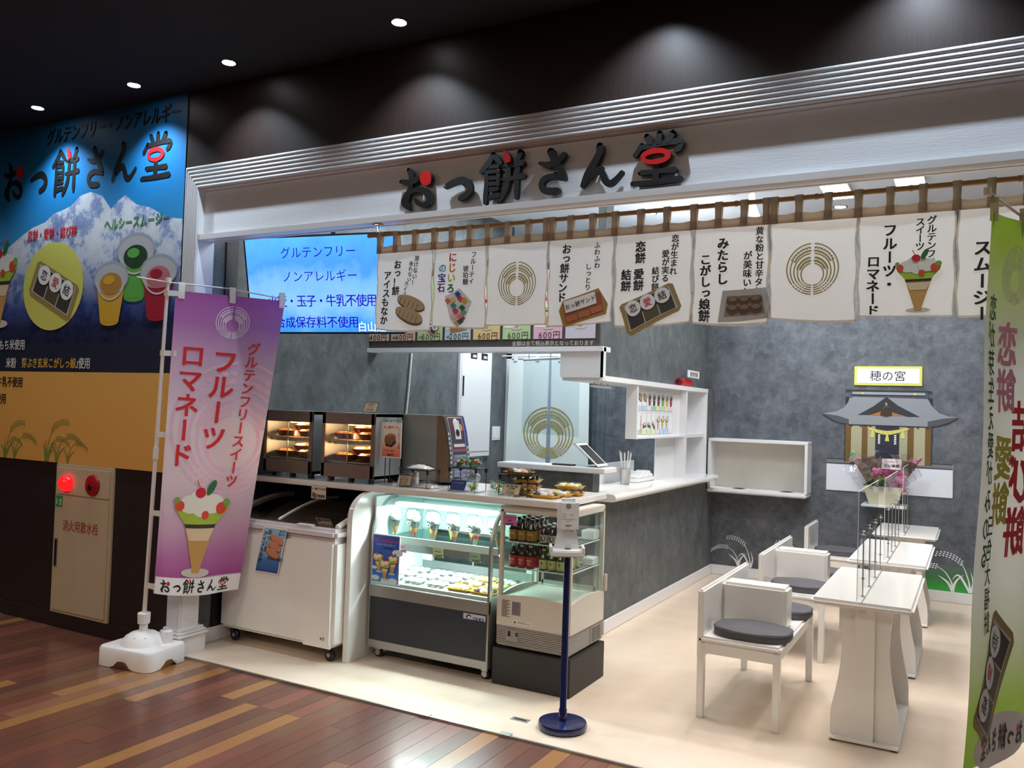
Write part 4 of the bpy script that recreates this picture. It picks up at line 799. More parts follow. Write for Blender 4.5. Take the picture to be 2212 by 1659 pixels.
# ---------------------------------------------------------------- freezer
fx0,fx1,fy0,fy1=-4.235,-3.298,.345,1.0
fz=thing('chest_freezer','white chest freezer with dark curved glass lid behind the pink banner','freezer',(-3.77,.67,.006))
b=MB(); b.box(fx0,fx1,fy0,fy1,.10,.735,M_gloss,.022); b.build('body',fz)
b=MB(); b.box(fx0-.004,fx1+.004,fy0-.006,fy1,.735,.80,pm('pale_lilac_rim','d5cfd2',.25,nz=.02),.02); b.build('rim',fz)
b=MB(); n=10
def lidz(v): return .803+.10*math.sin(v*PI*.62)
def lid(u0,u1,dz=0): return lambda u,v:(u0+(u1-u0)*u,fy0+.05+v*.56,lidz(v)+dz)
b.grid(lid(fx0+.04,fx1-.05),2,10,M_gdark); b.build('glass_lid',fz)
b=MB(); b.grid(lid(-3.80,fx1-.05,.012),2,10,M_gdark); b.tube([(-3.80,fy0+.05+v/10*.56,lidz(v/10)+.014) for v in range(11)],.007,M_white,6); b.build('sliding_lid',fz); b=MB(); b.tube([(fx1-.03,fy0+.05+v/10*.56,lidz(v/10)+.005) for v in range(11)],.018,M_beige,6); b.build('lid_side_rail',fz); b=MB(); b.tube([(fx0+.02,fy0+.05+v/10*.56,lidz(v/10)+.005) for v in range(11)],.018,M_beige,6); b.build('lid_side_rail',fz)
b=MB(); b.box(-3.62,-3.50,fy0+.01,fy0+.05,.80,.812,M_beige,.003); b.build('lid_handle',fz)
b=MB(); b.box(fx0+.05,fx1-.06,fy0+.07,fy1-.06,.74,.8025,pm('freezer_well','8c8072',.6,nz=.2,ns=20)); b.build('well',fz)
b=MB(); b.box(-3.52,-3.31,.344,.352,.10,.125,M_gloss); b.build('kick_strip',fz)
A=Art(); A.text('B日',-3.37,.155,.022,K,0,.01,'c'); A.text('ーーー',-3.385,.168,.008,K,0,.0,'r'); A.build('maker_mark',fz,lambda x,z,h:(x,.3445-h,z))
for x,y in ((-4.16,.42),(-3.37,.42),(-4.16,.92),(-3.37,.92)):
    b=MB(); b.lathe([(.03,-.014),(.036,-.008),(.036,.008),(.03,.014)],(x,y,.043),M_blk,18,'y'); b.lathe([(.012,-.016),(.012,.016)],(x,y,.043),M_ss,12,'y'); b.box(x-.03,x+.012,y-.02,y+.02,.06,.10,M_blk,.003); b.build('caster',fz)
t=thing('freezer_poster','blue poster of ice wafers taped to the freezer front','poster',(-3.8,.34,.63))
def fp(x,z,h=0): # slightly skewed hanging sheet
    u=(x+3.9)/.2; v=(z-.486)/.29; return (-3.93+.197*u+.065*v,.338-h-.004*math.sin(v*3),.486+.289*v)
b=MB(); b.grid(lambda u,v:fp(-3.9+.2*u,.486+.29*v,.0005),4,6,WHT); o=b.build('sheet',t)
A=Art(); A.rect(-3.893,.494,-3.707,.768,gz('freezer_poster_blue',-.15,.14,[(0,'1d3f7c'),(.3,'3f74b4'),(.5,'8fb8d8'),(1,'93bcd8')]),0,4,4)
A.vtext('おっ！餅',-3.835,.762,.036,K,2,.02); A.vtext('アイスもなか',-3.87,.748,.033,K,2,.02); monaka(A,-3.765,.70,.14,2,3,'c98a66','8a4f38'); A.text('溶けない！',-3.76,.755,.016,ink('2a3a70'),2); A.text('垂れない！',-3.76,.736,.016,ink('2a3a70'),2); A.text('¥200(税込)',-3.81,.585,.026,K,2,.02,sx=.9)
A.build('print',o,lambda x,z,h:fp(x,z,h+.001),.0006)
t=thing('freezer_price_card','small paper price card hanging under the counter edge above the freezer','price card',(-3.64,.57,.94)); b=MB(); b.box(-3.698,-3.578,.568,.571,.943,1.03,pm('price_card_paper','ddd0c4',.7)); o=b.build('card',t)
A=Art(); A.text('おっ！餅アイスもなか',-3.638,1.006,.0155,K,0,.02,'c',sx=.9); monaka(A,-3.67,.972,.045,1,2,'8a5a3a','4a2f20'); A.text('¥200',-3.645,.962,.026,K,1,.03); 
for i in range(10): A.rect(-3.695+i*.0118,1.024,-3.690+i*.0118,1.027,ink('b09a8a'),1); A.rect(-3.695+i*.0118,.946,-3.690+i*.0118,.949,ink('b09a8a'),1)
A.build('print',o,lambda x,z,h:(x,.5675-h,z))
# ---------------------------------------------------------------- display case
cx0,cx1=-3.235,-2.385
dcz=thing('display_case','refrigerated display case with curved glass and lit shelves','display case',(-2.81,.9,.006))
M_ci=pm('case_interior','e2f1f0',.4,nz=.02)
b=MB(); b.box(cx0,cx1,.60,1.18,.075,.125,M_ss,.003); b.box(cx0,cx1,.595,.62,.385,.455,M_ss,.003); b.box(cx0,cx0+.012,.60,1.18,.12,.46,M_ss); b.box(cx1-.012,cx1,.60,1.18,.12,.46,M_ss); b.build('base_frame',dcz)
b=MB(); b.box(cx0+.012,cx1-.012,.598,.62,.125,.385,M_dkp); b.box(cx0+.012,cx1-.012,.62,1.17,.125,.14,M_dkp); b.build('front_panel',dcz)
o=MB().box(cx1-.165,cx1-.018,.5955,.598,.345,.377,ink('c4c8cf')).build('name_plate',dcz); A=Art(); A.text('OHO',cx1-.035,.354,.024,ink('1d2f86'),0,.03,'r',sx=1.5); A.ell(cx1-.13,.36,.018,.012,ink('1d2f86'),0,.4); A.ell(cx1-.127,.357,.010,.006,WHT,1,.4); A.build('lettering',o,lambda x,z,h:(x,.5952-h,z))
def prof(k,o=0): # glass profile
    P=[(.606+o,.455),(.606+o,.72)]+[(.82-(.214-o)*math.cos(a),.72+(.265-o)*math.sin(a)) for a in [j*PI/20 for j in range(1,11)]]+[(.98,.985-o)]
    return P
for xa in (cx0,cx1-.014):
    b=MB(); P=prof(0,-.004); Q=prof(0,.022); n=len(P)
    vs=[(xa,y,z) for y,z in P]+[(xa,y,z) for y,z in Q]+[(xa+.014,y,z) for y,z in P]+[(xa+.014,y,z) for y,z in Q]
    fs=[]
    for i in range(n-1): fs+=[(i,i+1,n+i+1,n+i),(2*n+i,3*n+i,3*n+i+1,2*n+i+1),(i,2*n+i,2*n+i+1,i+1),(n+i,n+i+1,3*n+i+1,3*n+i)]
    b.add(vs,fs,M_ss,True); b.build('end_arch',dcz)
b=MB(); P=prof(0,.006); b.add([(x,y,z) for y,z in P for x in (cx0+.014,cx1-.014)],[(2*i,2*i+1,2*i+3,2*i+2) for i in range(len(P)-1)],M_glass,True); b.build('curved_glass',dcz)
b=MB(); b.prism([(.63,.46),(1.17,.46),(1.17,.99),(.9,.985),(.82,.96),(.70,.90),(.635,.76)],M_glass,cx1-.011,cx1-.008,'x'); b.build('side_glass',dcz)
b=MB(); b.box(cx0+.002,cx0+.012,.63,1.17,.46,.985,M_ci); b.prism([(.63,.46),(.9,.46),(.9,.985),(.82,.96),(.70,.90),(.635,.76)],M_ci,cx0+.0125,cx0+.016,'x'); b.box(cx0+.014,cx1-.014,.62,1.17,.44,.475,M_ci); b.box(cx0+.012,cx1-.012,.84,1.17,.975,.998,M_ci); b.box(cx0+.014,cx1-.014,1.15,1.17,.475,.53,M_ss); b.box(cx0+.014,cx0+.09,1.14,1.17,.53,.975,M_ci); b.box(cx1-.05,cx1-.014,1.14,1.17,.53,.975,M_ci); b.build('interior_lining',dcz)
b=MB(); b.box(cx0+.09,cx1-.05,1.155,1.16,.53,.975,M_glass); b.box(cx0+.40,cx0+.412,1.148,1.168,.53,.975,M_ss); b.box(cx0+.016,cx1-.014,1.13,1.138,.745,.975,M_ci); b.build('rear_sliding_glass',dcz)
b=MB(); b.box(cx0+.02,cx1-.018,.72,1.13,.725,.735,glass('shelf_glass','dff2f0',.1,.9)); b.box(cx0+.02,cx1-.018,.715,.725,.700,.742,M_ci); b.build('shelf',dcz)
b=MB(); b.box(cx0+.09,cx1-.018,.728,.731,.655,.70,M_ss); b.build('shelf_rail',dcz)
M_tube=pm('case_lamp','f2ffff',.5,nz=0,em=9,emc='eaffff')
b=MB(); b.box(cx0+.10,cx1-.03,.70,.735,.930,.952,M_tube,.004); b.box(cx0+.10,cx1-.03,.735,.78,.93,.955,M_ci); b.build('lamp_tube',dcz)
b=MB(); b.box(cx0+.06,cx1-.03,.74,.755,.688,.699,M_tube); b.build('lamp_tube',dcz)
area('case_top_lamp_light',((cx0+cx1)/2,.74,.925),.72,.04,15,(.84,1,1)); area('case_shelf_lamp_light',((cx0+cx1)/2,.80,.685),.72,.06,11,(.88,1,1))
for x,y in ((-3.19,.66),(-2.43,.66),(-3.19,1.1),(-2.43,1.1)):
    b=MB(); b.lathe([(.022,-.012),(.029,-.007),(.029,.007),(.022,.012)],(x,y,.036),M_blk,16,'y'); b.lathe([(.018,-.014),(.018,.014)],(x,y,.036),M_chrome,12,'y'); b.box(x-.02,x+.02,y-.018,y+.018,.05,.076,M_chrome,.004); b.build('caster',dcz)
# small price tags on rail
for x,cc in ((-3.13,'e2a8b8'),(-2.86,'c8cf96'),(-2.60,'9fc4a6')):
    tg=MB().box(x,x+.075,.7245,.7265,.643,.695,ink(cc)).build('price_tag',dcz); tg['label']='pastel price tag'; A=Art(); A.text('500円',x+.07,.653,.018,K,0,.02,'r'); A.rect(x+.01,.675,x+.055,.679,ink('5a5a50'),0); A.build('lettering',tg,lambda a,z,h:(a,.7243-h,z))
t=thing('case_poster','blue sky poster of three parfaits on the display case glass','poster',(-3.11,.6,.46)); b=MB(); b.box(-3.222,-3.014,.600,.6025,.47,.765,WHT); o=b.build('sheet',t)
A=Art(); A.rect(-3.216,.476,-3.020,.758,gz('parfait_poster_blue',-.0,.30,[(0,'3f8fe0'),(.35,'2a62c4'),(1,'1f3f96')]),0); A.text('フルーツロマネード',-3.118,.725,.021,ink('e0306a'),2,.02,'c'); A.text('グルテンフリースイーツ',-3.118,.703,.013,ink('dfe6f4'),2,.0,'c'); A.text('¥600(税込)',-3.10,.683,.014,ink('10163a'),2,.02,'c')
for a,z,r in ((-3.19,.50,.03),(-3.06,.49,.035),(-3.03,.66,.04),(-3.20,.56,.02),(-3.12,.485,.03)): A.ell(a,z,r,r*.5,ink('dde8f6'),1)
parfait(A,-3.165,.535,.115,3,-.1); parfait(A,-3.068,.53,.115,3,.1); parfait(A,-3.117,.495,.12,14)
A.build('print',o,lambda x,z,h:(x,.5998-h,z),.0004)
# parfait cups on shelf
M_pc=glass('parfait_cup_plastic','f6fbfb',.14,.93); 
FC={k:pm('filling_'+k,v,.5,nz=.15,ns=60) for k,v in dict(orange='d98a3c',red='cf2f2a',cream='f2f0ea',jelly='5a5c58',green='5fc46a',yellow='e6cf4a',aqua='8fd6cf').items()}
def pcup(cols,top):
    t=thing('parfait_cup','x','parfait',(0,0,0))
    b=MB(); b.lathe([(.003,0),(.030,.095),(.034,.10),(.034,.104),(.029,.098)],(0,0,0),M_pc,16); b.build('cup',t,True)
    b=MB(); zz=[0.002,.03,.052,.075]; rr=[.002,.0095,.0165,.0235]
    b.lathe([(rr[0],zz[0]),(rr[1],zz[1])],(0,0,0),FC[cols[0]],14); b.lathe([(rr[1],zz[1]),(rr[2],zz[2])],(0,0,0),FC[cols[1]],14); b.lathe([(rr[2],zz[2]),(rr[3],zz[3])],(0,0,0),FC['jelly'],14); b.build('filling',t,True)
    b=MB(); b.ball((0,0,.10),.030,FC['cream'],12,6,(1,1,.8)); b.ball((.012,0,.122),.014,FC['cream'],8,5); b.ball((-.014,-.012,.112),.010,FC[top],8,5); b.ball((.01,-.018,.108),.009,FC['green' if top!='green' else 'aqua'],8,5); b.build('cream_top',t,True)
    b=MB(); b.lathe([(.034,.104),(.036,.118),(.026,.140),(.012,.147),(.001,.147)],(0,0,0),M_pc,14); b.build('dome_lid',t,True)
    A=Art(); A.ell(0,.066,.012,.012,ink('b9bcbc'),0); A.ch('愛',0,.066,.013,K,1,.01); A.build('seal_print',t,lambda x,z,h:(x,-.0225-(z-.066)*.3-h-.0015,z),.0004,True)
    return t
pos=[]
cup0={}
for i in range(6): pos.append((-3.175+i*.148,.765,['orange','red','orange','red','orange','orange'][i],['orange','orange','orange','orange','red','orange'][i],['green','cream','yellow','cream','aqua','green'][i],'front'))
for i in range(5): pos.append((-3.10+i*.148,.835,['red','orange','yellow','red','orange'][i],'yellow',['cream','cream','cream','yellow','cream'][i],'back'))
ORD=['leftmost','second from left','third from left','fourth from left','fifth from left','rightmost']
for i,(x,y,c1,c2,tp_,row) in enumerate(pos):
    c=pcup((c1,c2),tp_); c.location=(x,y,.7355); c.scale=(1.2,1.2,1.2); k=i if i<6 else i-6
    c['label']='cone shaped parfait cup in the %s row of the case shelf, %s'%(row,ORD[k] if not(row=='back' and k==4) else 'rightmost'); c['group']='parfait cups in the display case'
# stands for cones
MB().box(-3.20,-2.40,.752,.778,.760,.764,M_glass).build('cone_rack',dcz); 
# mochi packs on deck
M_gt=pm('gold_tray','d9a63a',.35,nz=.1); M_mw=pm('mochi_white','ece8df',.7,nz=.1); M_md=pm('mochi_dark','5c4a3e',.7,nz=.2); M_mp=pm('mochi_peach','e2b9a0',.7,nz=.1); M_my=pm('mochi_yellow','dccb62',.7,nz=.1); M_lid=glass('pack_lid','fbfdfd',.16,.95)
def pack(bal,gold=True,nx=3,ny=2,w_=.15,d_=.10):
    t=thing('mochi_pack','x','sweets pack',(0,0,0))
    b=MB(); tm=M_gt if gold else M_lid; b.add([(-w_/2+.012,-d_/2+.012,0),(w_/2-.012,-d_/2+.012,0),(w_/2-.012,d_/2-.012,0),(-w_/2+.012,d_/2-.012,0),(-w_/2,-d_/2,.016),(w_/2,-d_/2,.016),(w_/2,d_/2,.016),(-w_/2,d_/2,.016),(-w_/2-.006,-d_/2-.006,.0165),(w_/2+.006,-d_/2-.006,.0165),(w_/2+.006,d_/2+.006,.0165),(-w_/2-.006,d_/2+.006,.0165)],[(0,3,2,1),(0,1,5,4),(1,2,6,5),(2,3,7,6),(3,0,4,7),(4,5,9,8),(5,6,10,9),(6,7,11,10),(7,4,8,11)],tm); b.build('tray',t,True)
    for j in range(ny):
        for i in range(nx):
            b=MB(); b.ball(((i-(nx-1)/2)*w_/nx*.86,(j-(ny-1)/2)*d_/ny*.86,.017),min(w_/nx,d_/ny)*.44,bal[(i+j)%len(bal)],10,6,(1,1,.7)); b.build('mochi',t,True)
    b=MB(); b.add([(-w_/2,-d_/2,.017),(w_/2,-d_/2,.017),(w_/2,d_/2,.017),(-w_/2,d_/2,.017),(-w_/2+.01,-d_/2+.01,.036),(w_/2-.01,-d_/2+.01,.036),(w_/2-.01,d_/2-.01,.036),(-w_/2+.01,d_/2-.01,.036)],[(4,5,6,7),(0,1,5,4),(1,2,6,5),(2,3,7,6),(3,0,4,7)],M_lid); b.build('clear_lid',t,True)
    return t
protoA=pack([M_md,M_mw,M_mp]); protoB=pack([M_mw,M_my],True); protoC=pack([M_mw],False)
used={}
def put(pr,loc,rz,label,group):
    if not used.get(pr.name): used[pr.name]=1; pr.location=loc; pr.rotation_euler=(0,0,rz); pr['label']=label; pr['group']=group; return pr
    return dup(pr,loc,rz,label,group)
for j in range(3):
    for i in range(5):
        x=-3.13+i*.165; y=.70+j*.145
        where=('front','middle','rear')[j]; c_=('leftmost','second','third','fourth','rightmost')[i]
        if i>=3: put(protoB if (i+j)%2 else protoA,(x,y,.476),0,'gold tray of mochi on the case floor, %s row, %s one'%(where,'right end' if i==4 else 'second from right'),'gold mochi packs on the case floor')
        else: put(protoC,(x,y,.476),0,'clear pack of white mochi on the case floor, %s row, %s'%(where,('left end','second from left','centre')[i]),'white mochi packs on the case floor')
# ---------------------------------------------------------------- drinks fridge
fg=thing('drinks_fridge','small cream glass sided drinks fridge on a black plinth','fridge',(-2.12,.87,.215))
x0,x1,y0,y1=-2.35,-1.90,.635,1.10
b=MB(); b.box(x0+.004,x1-.004,y0+.004,y1-.004,.222,.335,pm('grille_grey','8d8782',.5)); 
for i in range(11):
    z=.232+i*.0095; b.box(x0,x1,y0-.003,y1,z,z+.0048,pm('grille_slat','b4aeaa',.5))
b.build('vent_grille',fg)
b=MB(); b.box(x0+.06,x0+.14,y0-.006,y0,.25,.32,pm('control_grey','98928e',.5),.003); b.box(x0+.075,x0+.09,y0-.009,y0-.005,.28,.31,M_blk); b.box(x0+.125,x0+.135,y0-.009,y0-.005,.285,.305,M_blk); b.build('control_panel',fg)
for y in range(6): pass
b=MB(); b.box(x1-.002,x1+.003,y0+.28,y0+.44,.235,.325,pm('control_grey','98928e',.5)); 
for i in range(7): b.box(x1+.001,x1+.004,y0+.30,y0+.355,.243+i*.011,.248+i*.011,M_blk); b.box(x1+.001,x1+.004,y0+.365,y0+.42,.243+i*.011,.248+i*.011,M_blk)
b.build('side_vent',fg)
def archbox(b,m):
    n=8; F=[(x0+(x1-x0)*i/n,.498+.018*math.sin(PI*i/n)) for i in range(n+1)]
    b.prism([(x0,.335),(x1,.335)]+F[::-1],m,y0-.004,y0+.012,'y'); G=[(y0+(y1-y0)*i/n,.498+.022*math.sin(PI*i/n)) for i in range(n+1)]
    b.prism([(y0,.335),(y1,.335)]+G[::-1],m,x1-.012,x1+.004,'x'); b.prism([(y0,.335),(y1,.335)]+G[::-1],m,x0-.004,x0+.012,'x'); b.box(x0,x1,y1-.012,y1,.335,.50,m); b.box(x0,x1,y0,y1,.335,.49,m)
b=MB(); archbox(b,M_beige); b.build('lower_body',fg)
b=MB(); 
for x in (x0,x1-.024):
    for y in (y0,y1-.024): b.box(x,x+.024,y,y+.024,.49,.985,M_beige,.004)
b.box(x0,x1,y0,y1,.965,1.006,M_beige,.005); b.build('upper_frame',fg)
b=MB(); b.box(x0+.02,x1-.02,y0+.003,y0+.006,.49,.965,M_glass); b.box(x1-.006,x1-.003,y0+.02,y1-.02,.49,.965,M_glass); b.box(x0+.003,x0+.006,y0+.02,y1-.02,.49,.965,M_glass); b.build('side_glass',fg)
b=MB(); b.box(x0+.06,x1-.06,y1-.01,y1-.006,.52,.95,M_glass); b.box(x0+.045,x0+.06,y1-.014,y1-.004,.49,.965,M_ss); b.box(x1-.06,x1-.045,y1-.014,y1-.004,.49,.965,M_ss); b.box(x0+.05,x1-.05,y1-.014,y1-.004,.50,.52,M_ss); b.build('rear_door',fg)
b=MB(); b.box(x1,x1+.018,y1-.008,y1+.012,.50,.60,M_beige,.004); b.build('door_handle',fg)
for z in (.655,.80):
    b=MB(); b.tube([(x0+.02,y0+.03,z),(x1-.02,y0+.03,z),(x1-.02,y1-.03,z),(x0+.02,y1-.03,z),(x0+.02,y0+.03,z)],.0035,M_white,6)
    for i in range(16): x=x0+.03+i*.026; b.tube([(x,y0+.03,z),(x,y1-.03,z)],.0018,M_white,4)
    b.build('wire_shelf',fg)
b=MB()
for x in (x0+.03,x1-.03): b.lathe([(.014,0),(.016,.012)],(x,y0+.04,.21),M_beige,10); b.lathe([(.014,0),(.016,.012)],(x,y1-.04,.21),M_beige,10)
b.build('feet',fg)
A=Art()
for i in range(16): A.rect(x0+.03,.475-i*.006,x0+.085-.01*(i%3),.478-i*.006,ink('3c362f'),0)
A.rect(x0+.095,.40,x0+.15,.475,ink('837a7c'),0)
for i in range(8): A.rect(x0+.10,.465-i*.008,x0+.14-.008*(i%2),.467-i*.008,ink('4c464a'),1)
A.rect(x0+.10,.352,x0+.22,.376,ink('e4dfd6'),0); A.poly([(x0+.108,.357),(x0+.124,.357),(x0+.116,.371)],K,1); A.rect(x0+.132,.366,x0+.18,.368,K,1); A.rect(x0+.132,.36,x0+.21,.362,K,1)
A.build('warning_label',fg,lambda x,z,h:(x,y0-.0042-h,z),.0004)
o=MB().box(x0+.02,x0+.105,y0-.003,y0+.001,.895,.955,ink('c06a9c')).build('pink_price_card',fg); A=Art(); A.text('ソフトドリンク',x0+.0625,.937,.0115,ink('5a1a4a'),0,.02,'c',sx=.98); A.text('各種',x0+.0625,.922,.010,ink('5a1a4a'),0,.02,'c'); A.text('200円',x0+.0625,.902,.018,ink('4a1040'),0,.04,'c'); A.build('lettering',o,lambda x,z,h:(x,y0-.0032-h,z),.0004)
tag(MB().box(-2.365,-1.885,.618,1.10,.006,.210,pm('black_plinth','2a2826',.55,nz=.06),.003).build('fridge_plinth'),'plain black plinth under the drinks fridge','plinth')
area('fridge_lamp_light',(-2.125,.86,.955),.3,.2,.5,(.95,1,.98))
# bottles
def bottle(kind):
    spec={'orange':('2a1a10','b5823a','3a2a2a',.128,.0275),'white':('1c1210','cfc6c0','c8c8c4',.105,.024),'red':('221612','c3343a','c9c9c9',.128,.0255),'green':('33441c','c9c48a','b9c23a',.118,.0255)}[kind]
    t=thing('drink_bottle','x','bottle',(0,0,0)); h,r=spec[3],spec[4]
    b=MB(); b.lathe([(r*.9,0),(r,.005),(r,h*.55),(r*.92,h*.62),(r*.42,h*.84),(r*.38,h*.94)],(0,0,0),pm('bottle_'+kind,spec[0],.12,nz=.05,coat=.5),16); b.build('glass_body',t,True)
    b=MB(); b.lathe([(r*.46,h*.92),(r*.46,h),(r*.40,h*1.005)],(0,0,0),pm('cap_'+kind,spec[2],.3,.3),12); b.build('cap',t,True)
    b=MB(); n=14; vs=[((r+.0008)*math.sin((i/n-.5)*PI*1.3),-(r+.0008)*math.cos((i/n-.5)*PI*1.3),z) for z in (h*.1,h*.52) for i in range(n+1)]
    b.add(vs,[(i,i+1,n+2+i,n+1+i) for i in range(n)],pm('label_'+kind,spec[1],.6,nz=.1,ns=60),True)
    A=Art(); mm={'orange':ink('6b2f2a'),'white':K,'red':WHT,'green':ink('3a5a2a')}[kind]
    if kind=='orange': A.text('リアル',0,h*.36,.013,ink('efe6d4'),1,.02,'c'); A.ring(0,h*.25,.006,.009,0,360,mm,1,10); A.poly([(.002,h*.12),(.02,h*.4),(.024,h*.4),(.008,h*.12)],mm,1)
    if kind=='white': A.ell(0,h*.33,.014,.017,K,1); A.text('GINGER',0,h*.31,.006,WHT,2,.02,'c')
    if kind=='red': A.text('ORONC',0,h*.36,.009,WHT,1,.03,'c'); A.ch('C',0,h*.24,.016,WHT,1,.02)
    if kind=='green': A.rect(-.003,h*.28,.003,h*.44,mm,1); A.rect(-.010,h*.34,.010,h*.38,mm,1); A.text('キレート',0,h*.15,.010,mm,1,.02,'c')
    b2=b.build('label_wrap',t,True); A.build('label_print',t,lambda x,z,hh:((r+.001+hh)*math.sin(x/r),-(r+.001+hh)*math.cos(x/r),z),.0003,True)
    return t
BK={k:bottle(k) for k in ('orange','white','red','green')}; bu={}
def putb(k,x,y,z,lab,grp):
    if k not in bu: bu[k]=1; o=BK[k]; o.location=(x,y,z); o['label']=lab; o['group']=grp; return
    dup(BK[k],(x,y,z),None,lab,grp)
rows=[('orange',-2.29,3,.803,'orange labelled brown bottle','top shelf'),('white',-2.095,2,.803,'white labelled brown bottle','top shelf'),('red',-2.285,3,.658,'red labelled brown bottle','lower shelf'),('green',-2.095,3,.658,'yellow and green labelled bottle','lower shelf')]
for k,xs,n,z,lab,sh_ in rows:
    st=.058 if k=='orange' else .054
    for j in range(4 if k!='white' else 3):
        for i in range(n):
            if j==0: s='%s on the %s of the drinks fridge, front row, %s'%(lab,sh_,(('left','middle','right') if n==3 else ('left','right'))[i])
            else: s='%s, %s of fridge, %s column, %s back'%(lab,sh_,(('left','middle','right') if n==3 else ('left','right'))[i],('','second','third','rearmost')[j] if n==3 else ('','second','rearmost')[j])
            putb(k,xs+i*st,.69+j*.062,z,s,'%s bottles in the drinks fridge'%k if j==0 else '%s bottles behind the front row'%k)
tag(MB().box(-2.0,-1.925,.98,1.08,.806,.86,WHT,.004).box(-2.0,-1.925,.98,1.08,.661,.70,WHT,.004).build('fridge_cartons'),'white cartons at the back right of the drinks fridge','carton')
# ---------------------------------------------------------------- food warmers
def warmer(xa,lab,n):
    X1=xa+.42; y0,y1,z0,z1=.63,.912,1.085,1.493
    t=thing('food_warmer',lab,'food warmer',(xa+.21,.77,1.055),group='heated food display cabinets'); s=M_wst; q=pm('warmer_front_steel','8c7d74',.42,.6,nz=.1)
    b=MB(); b.box(xa,X1,y0,y1,z1-.02,z1,s); b.box(xa,X1,y0,y1,z0,z0+.02,s); b.box(xa,xa+.012,y0,y1,z0,z1,s); b.box(X1-.012,X1,y0,y1,z0,z1,s); b.box(xa,X1,y1-.012,y1,z0,z1,s); b.build('housing',t)
    b=MB(); b.box(xa,X1,y0-.012,y0,z1-.072,z1,q,.002); b.box(xa,X1,y0-.012,y0,z0,z0+.085,q,.002); b.box(xa,xa+.026,y0-.012,y0,z0,z1,q); b.box(X1-.026,X1,y0-.012,y0,z0,z1,q); b.build('front_frame',t)
    b=MB(); b.box(xa+.026,xa+.215,y0-.006,y0-.003,z0+.085,z1-.072,M_glass); b.box(xa+.205,X1-.026,y0-.002,y0+.001,z0+.085,z1-.072,M_glass); b.box(xa+.203,xa+.207,y0-.008,y0-.001,z0+.085,z1-.072,M_ss); b.build('sliding_glass',t)
    for z in (z0+.10,z0+.235):
        b=MB(); b.box(xa+.02,X1-.02,y0+.03,y0+.036,z-.012,z-.008,M_ss)
        for i in range(9): b.tube([(xa+.03+i*.046,y0+.03,z-.004),(xa+.03+i*.046,y1-.03,z-.004)],.002,M_ss,5)
        for y in (y0+.03,y0+.17,y1-.03): b.tube([(xa+.02,y,z-.006),(X1-.02,y,z-.006)],.003,M_ss,5)
        b.build('wire_shelf',t)
    MB().box(xa+.04,X1-.04,y0+.05,y0+.10,z0+.205,z0+.222,M_ss,.003).build('lamp_hood',t)
    for x in (xa+.05,xa+.215,X1-.05):
        for y in (y0+.04,y1-.05): MB().lathe([(.014,0),(.020,.034)],(x,y,1.0545),M_blk,12).build('foot',t)
    for z in (z0+.195,z1-.09):
        point('warmer_heat_lamp',(xa+.215,y0+.10,z),6.5,(1,.56,.26),.02)
        b=MB(); b.tube([(xa+.08,y0+.15,z+.012),(xa+.35,y0+.15,z+.012)],.005,pm('heat_element','ffb060',.5,nz=0,em=12),8); b.build('heat_lamp',t)
    return t
warmer(-4.175,'left steel food warmer partly behind the pink banner',0); warmer(-3.672,'right steel food warmer beside the orange sandwich poster',1)
M_pan=pm('dark_red_pan','6b2a1c',.35,nz=.1); M_pie=pm('baked_crust','eda565',.6,nz=.35,ns=45,bump=.4)
def dish():
    t=thing('baked_dish','x','food',(0,0,0)); b=MB(); b.lathe([(.068,0),(.086,.034),(.089,.036),(.083,.031),(.066,.005)],(0,0,0),M_pan,20); b.build('dish',t,True)
    b=MB(); b.lathe([(.082,.029),(.078,.036),(.06,.041),(.02,.041),(.001,.04)],(0,0,0),M_pie,18)
    for i in range(5): b.ball((.045*math.cos(i*1.3),.045*math.sin(i*1.3),.039),.027,M_pie,8,5,(1,1,.35))
    b.build('crust',t,True); return t
D0=dish(); k=0
for w_i,xa in enumerate((-4.175,-3.672)):
    for s_i,z in enumerate((1.19,1.325)):
        for d_i,(dx,dy) in enumerate(((.115,.105),(.305,.105),(.21,.17))):
            lab='baked dish in a red brown pan, %s warmer, %s shelf, %s'%(('left','right')[w_i],('lower','upper')[s_i],('front left','front right','behind')[d_i])
            loc=(xa+dx,.63+dy,z+(.037 if d_i==2 else 0))
            if k==0: D0.location=loc; D0['label']=lab; D0['group']='baked dishes in the warmers'
            else: dup(D0,loc,None,lab,'baked dishes in the warmers')
            k+=1
# card on warmer
def easel(x,y,z,w_,h_,yaw,paper,lines,lab,name='price_card_stand',border=None):
    t=thing(name,lab,'price card',(x,y,z),yaw); M=Matrix.Rotation(0,4,'Z')
    b=MB(); b.add([(-w_/2,0,0),(w_/2,0,0),(w_/2,.035,h_),(-w_/2,.035,h_),(-w_/2,.07,0),(w_/2,.07,0)],[(0,1,2,3),(3,2,5,4)],M_acr); b.build('acrylic_stand',t,True)
    f=lambda a,c,h:(a,.035*c/h_-.002-h,c)
    A=Art(); A.rect(-w_/2+.006,.008,w_/2-.006,h_-.006,border or ink('8a7a62'),0); A.rect(-w_/2+.011,.013,w_/2-.011,h_-.011,paper,1)
    n=len(lines)
    for i,(tx,c,s) in enumerate(lines): A.text(tx,0,h_-.02-i*(h_-.03)/max(n,1),s,c,2,.02,'c',sx=.9)
    A.build('card_print',t,f,.0005,True); return t
cp=ink('cdbb9b'); kb=ink('2e261c')
easel(-3.34,.67,1.494,.115,.075,0,cp,[('おっ餅サンド',kb,.012),('グルテンフリー',kb,.009),('400円(税込)',kb,.012)],'small beige card on top of the right food warmer')
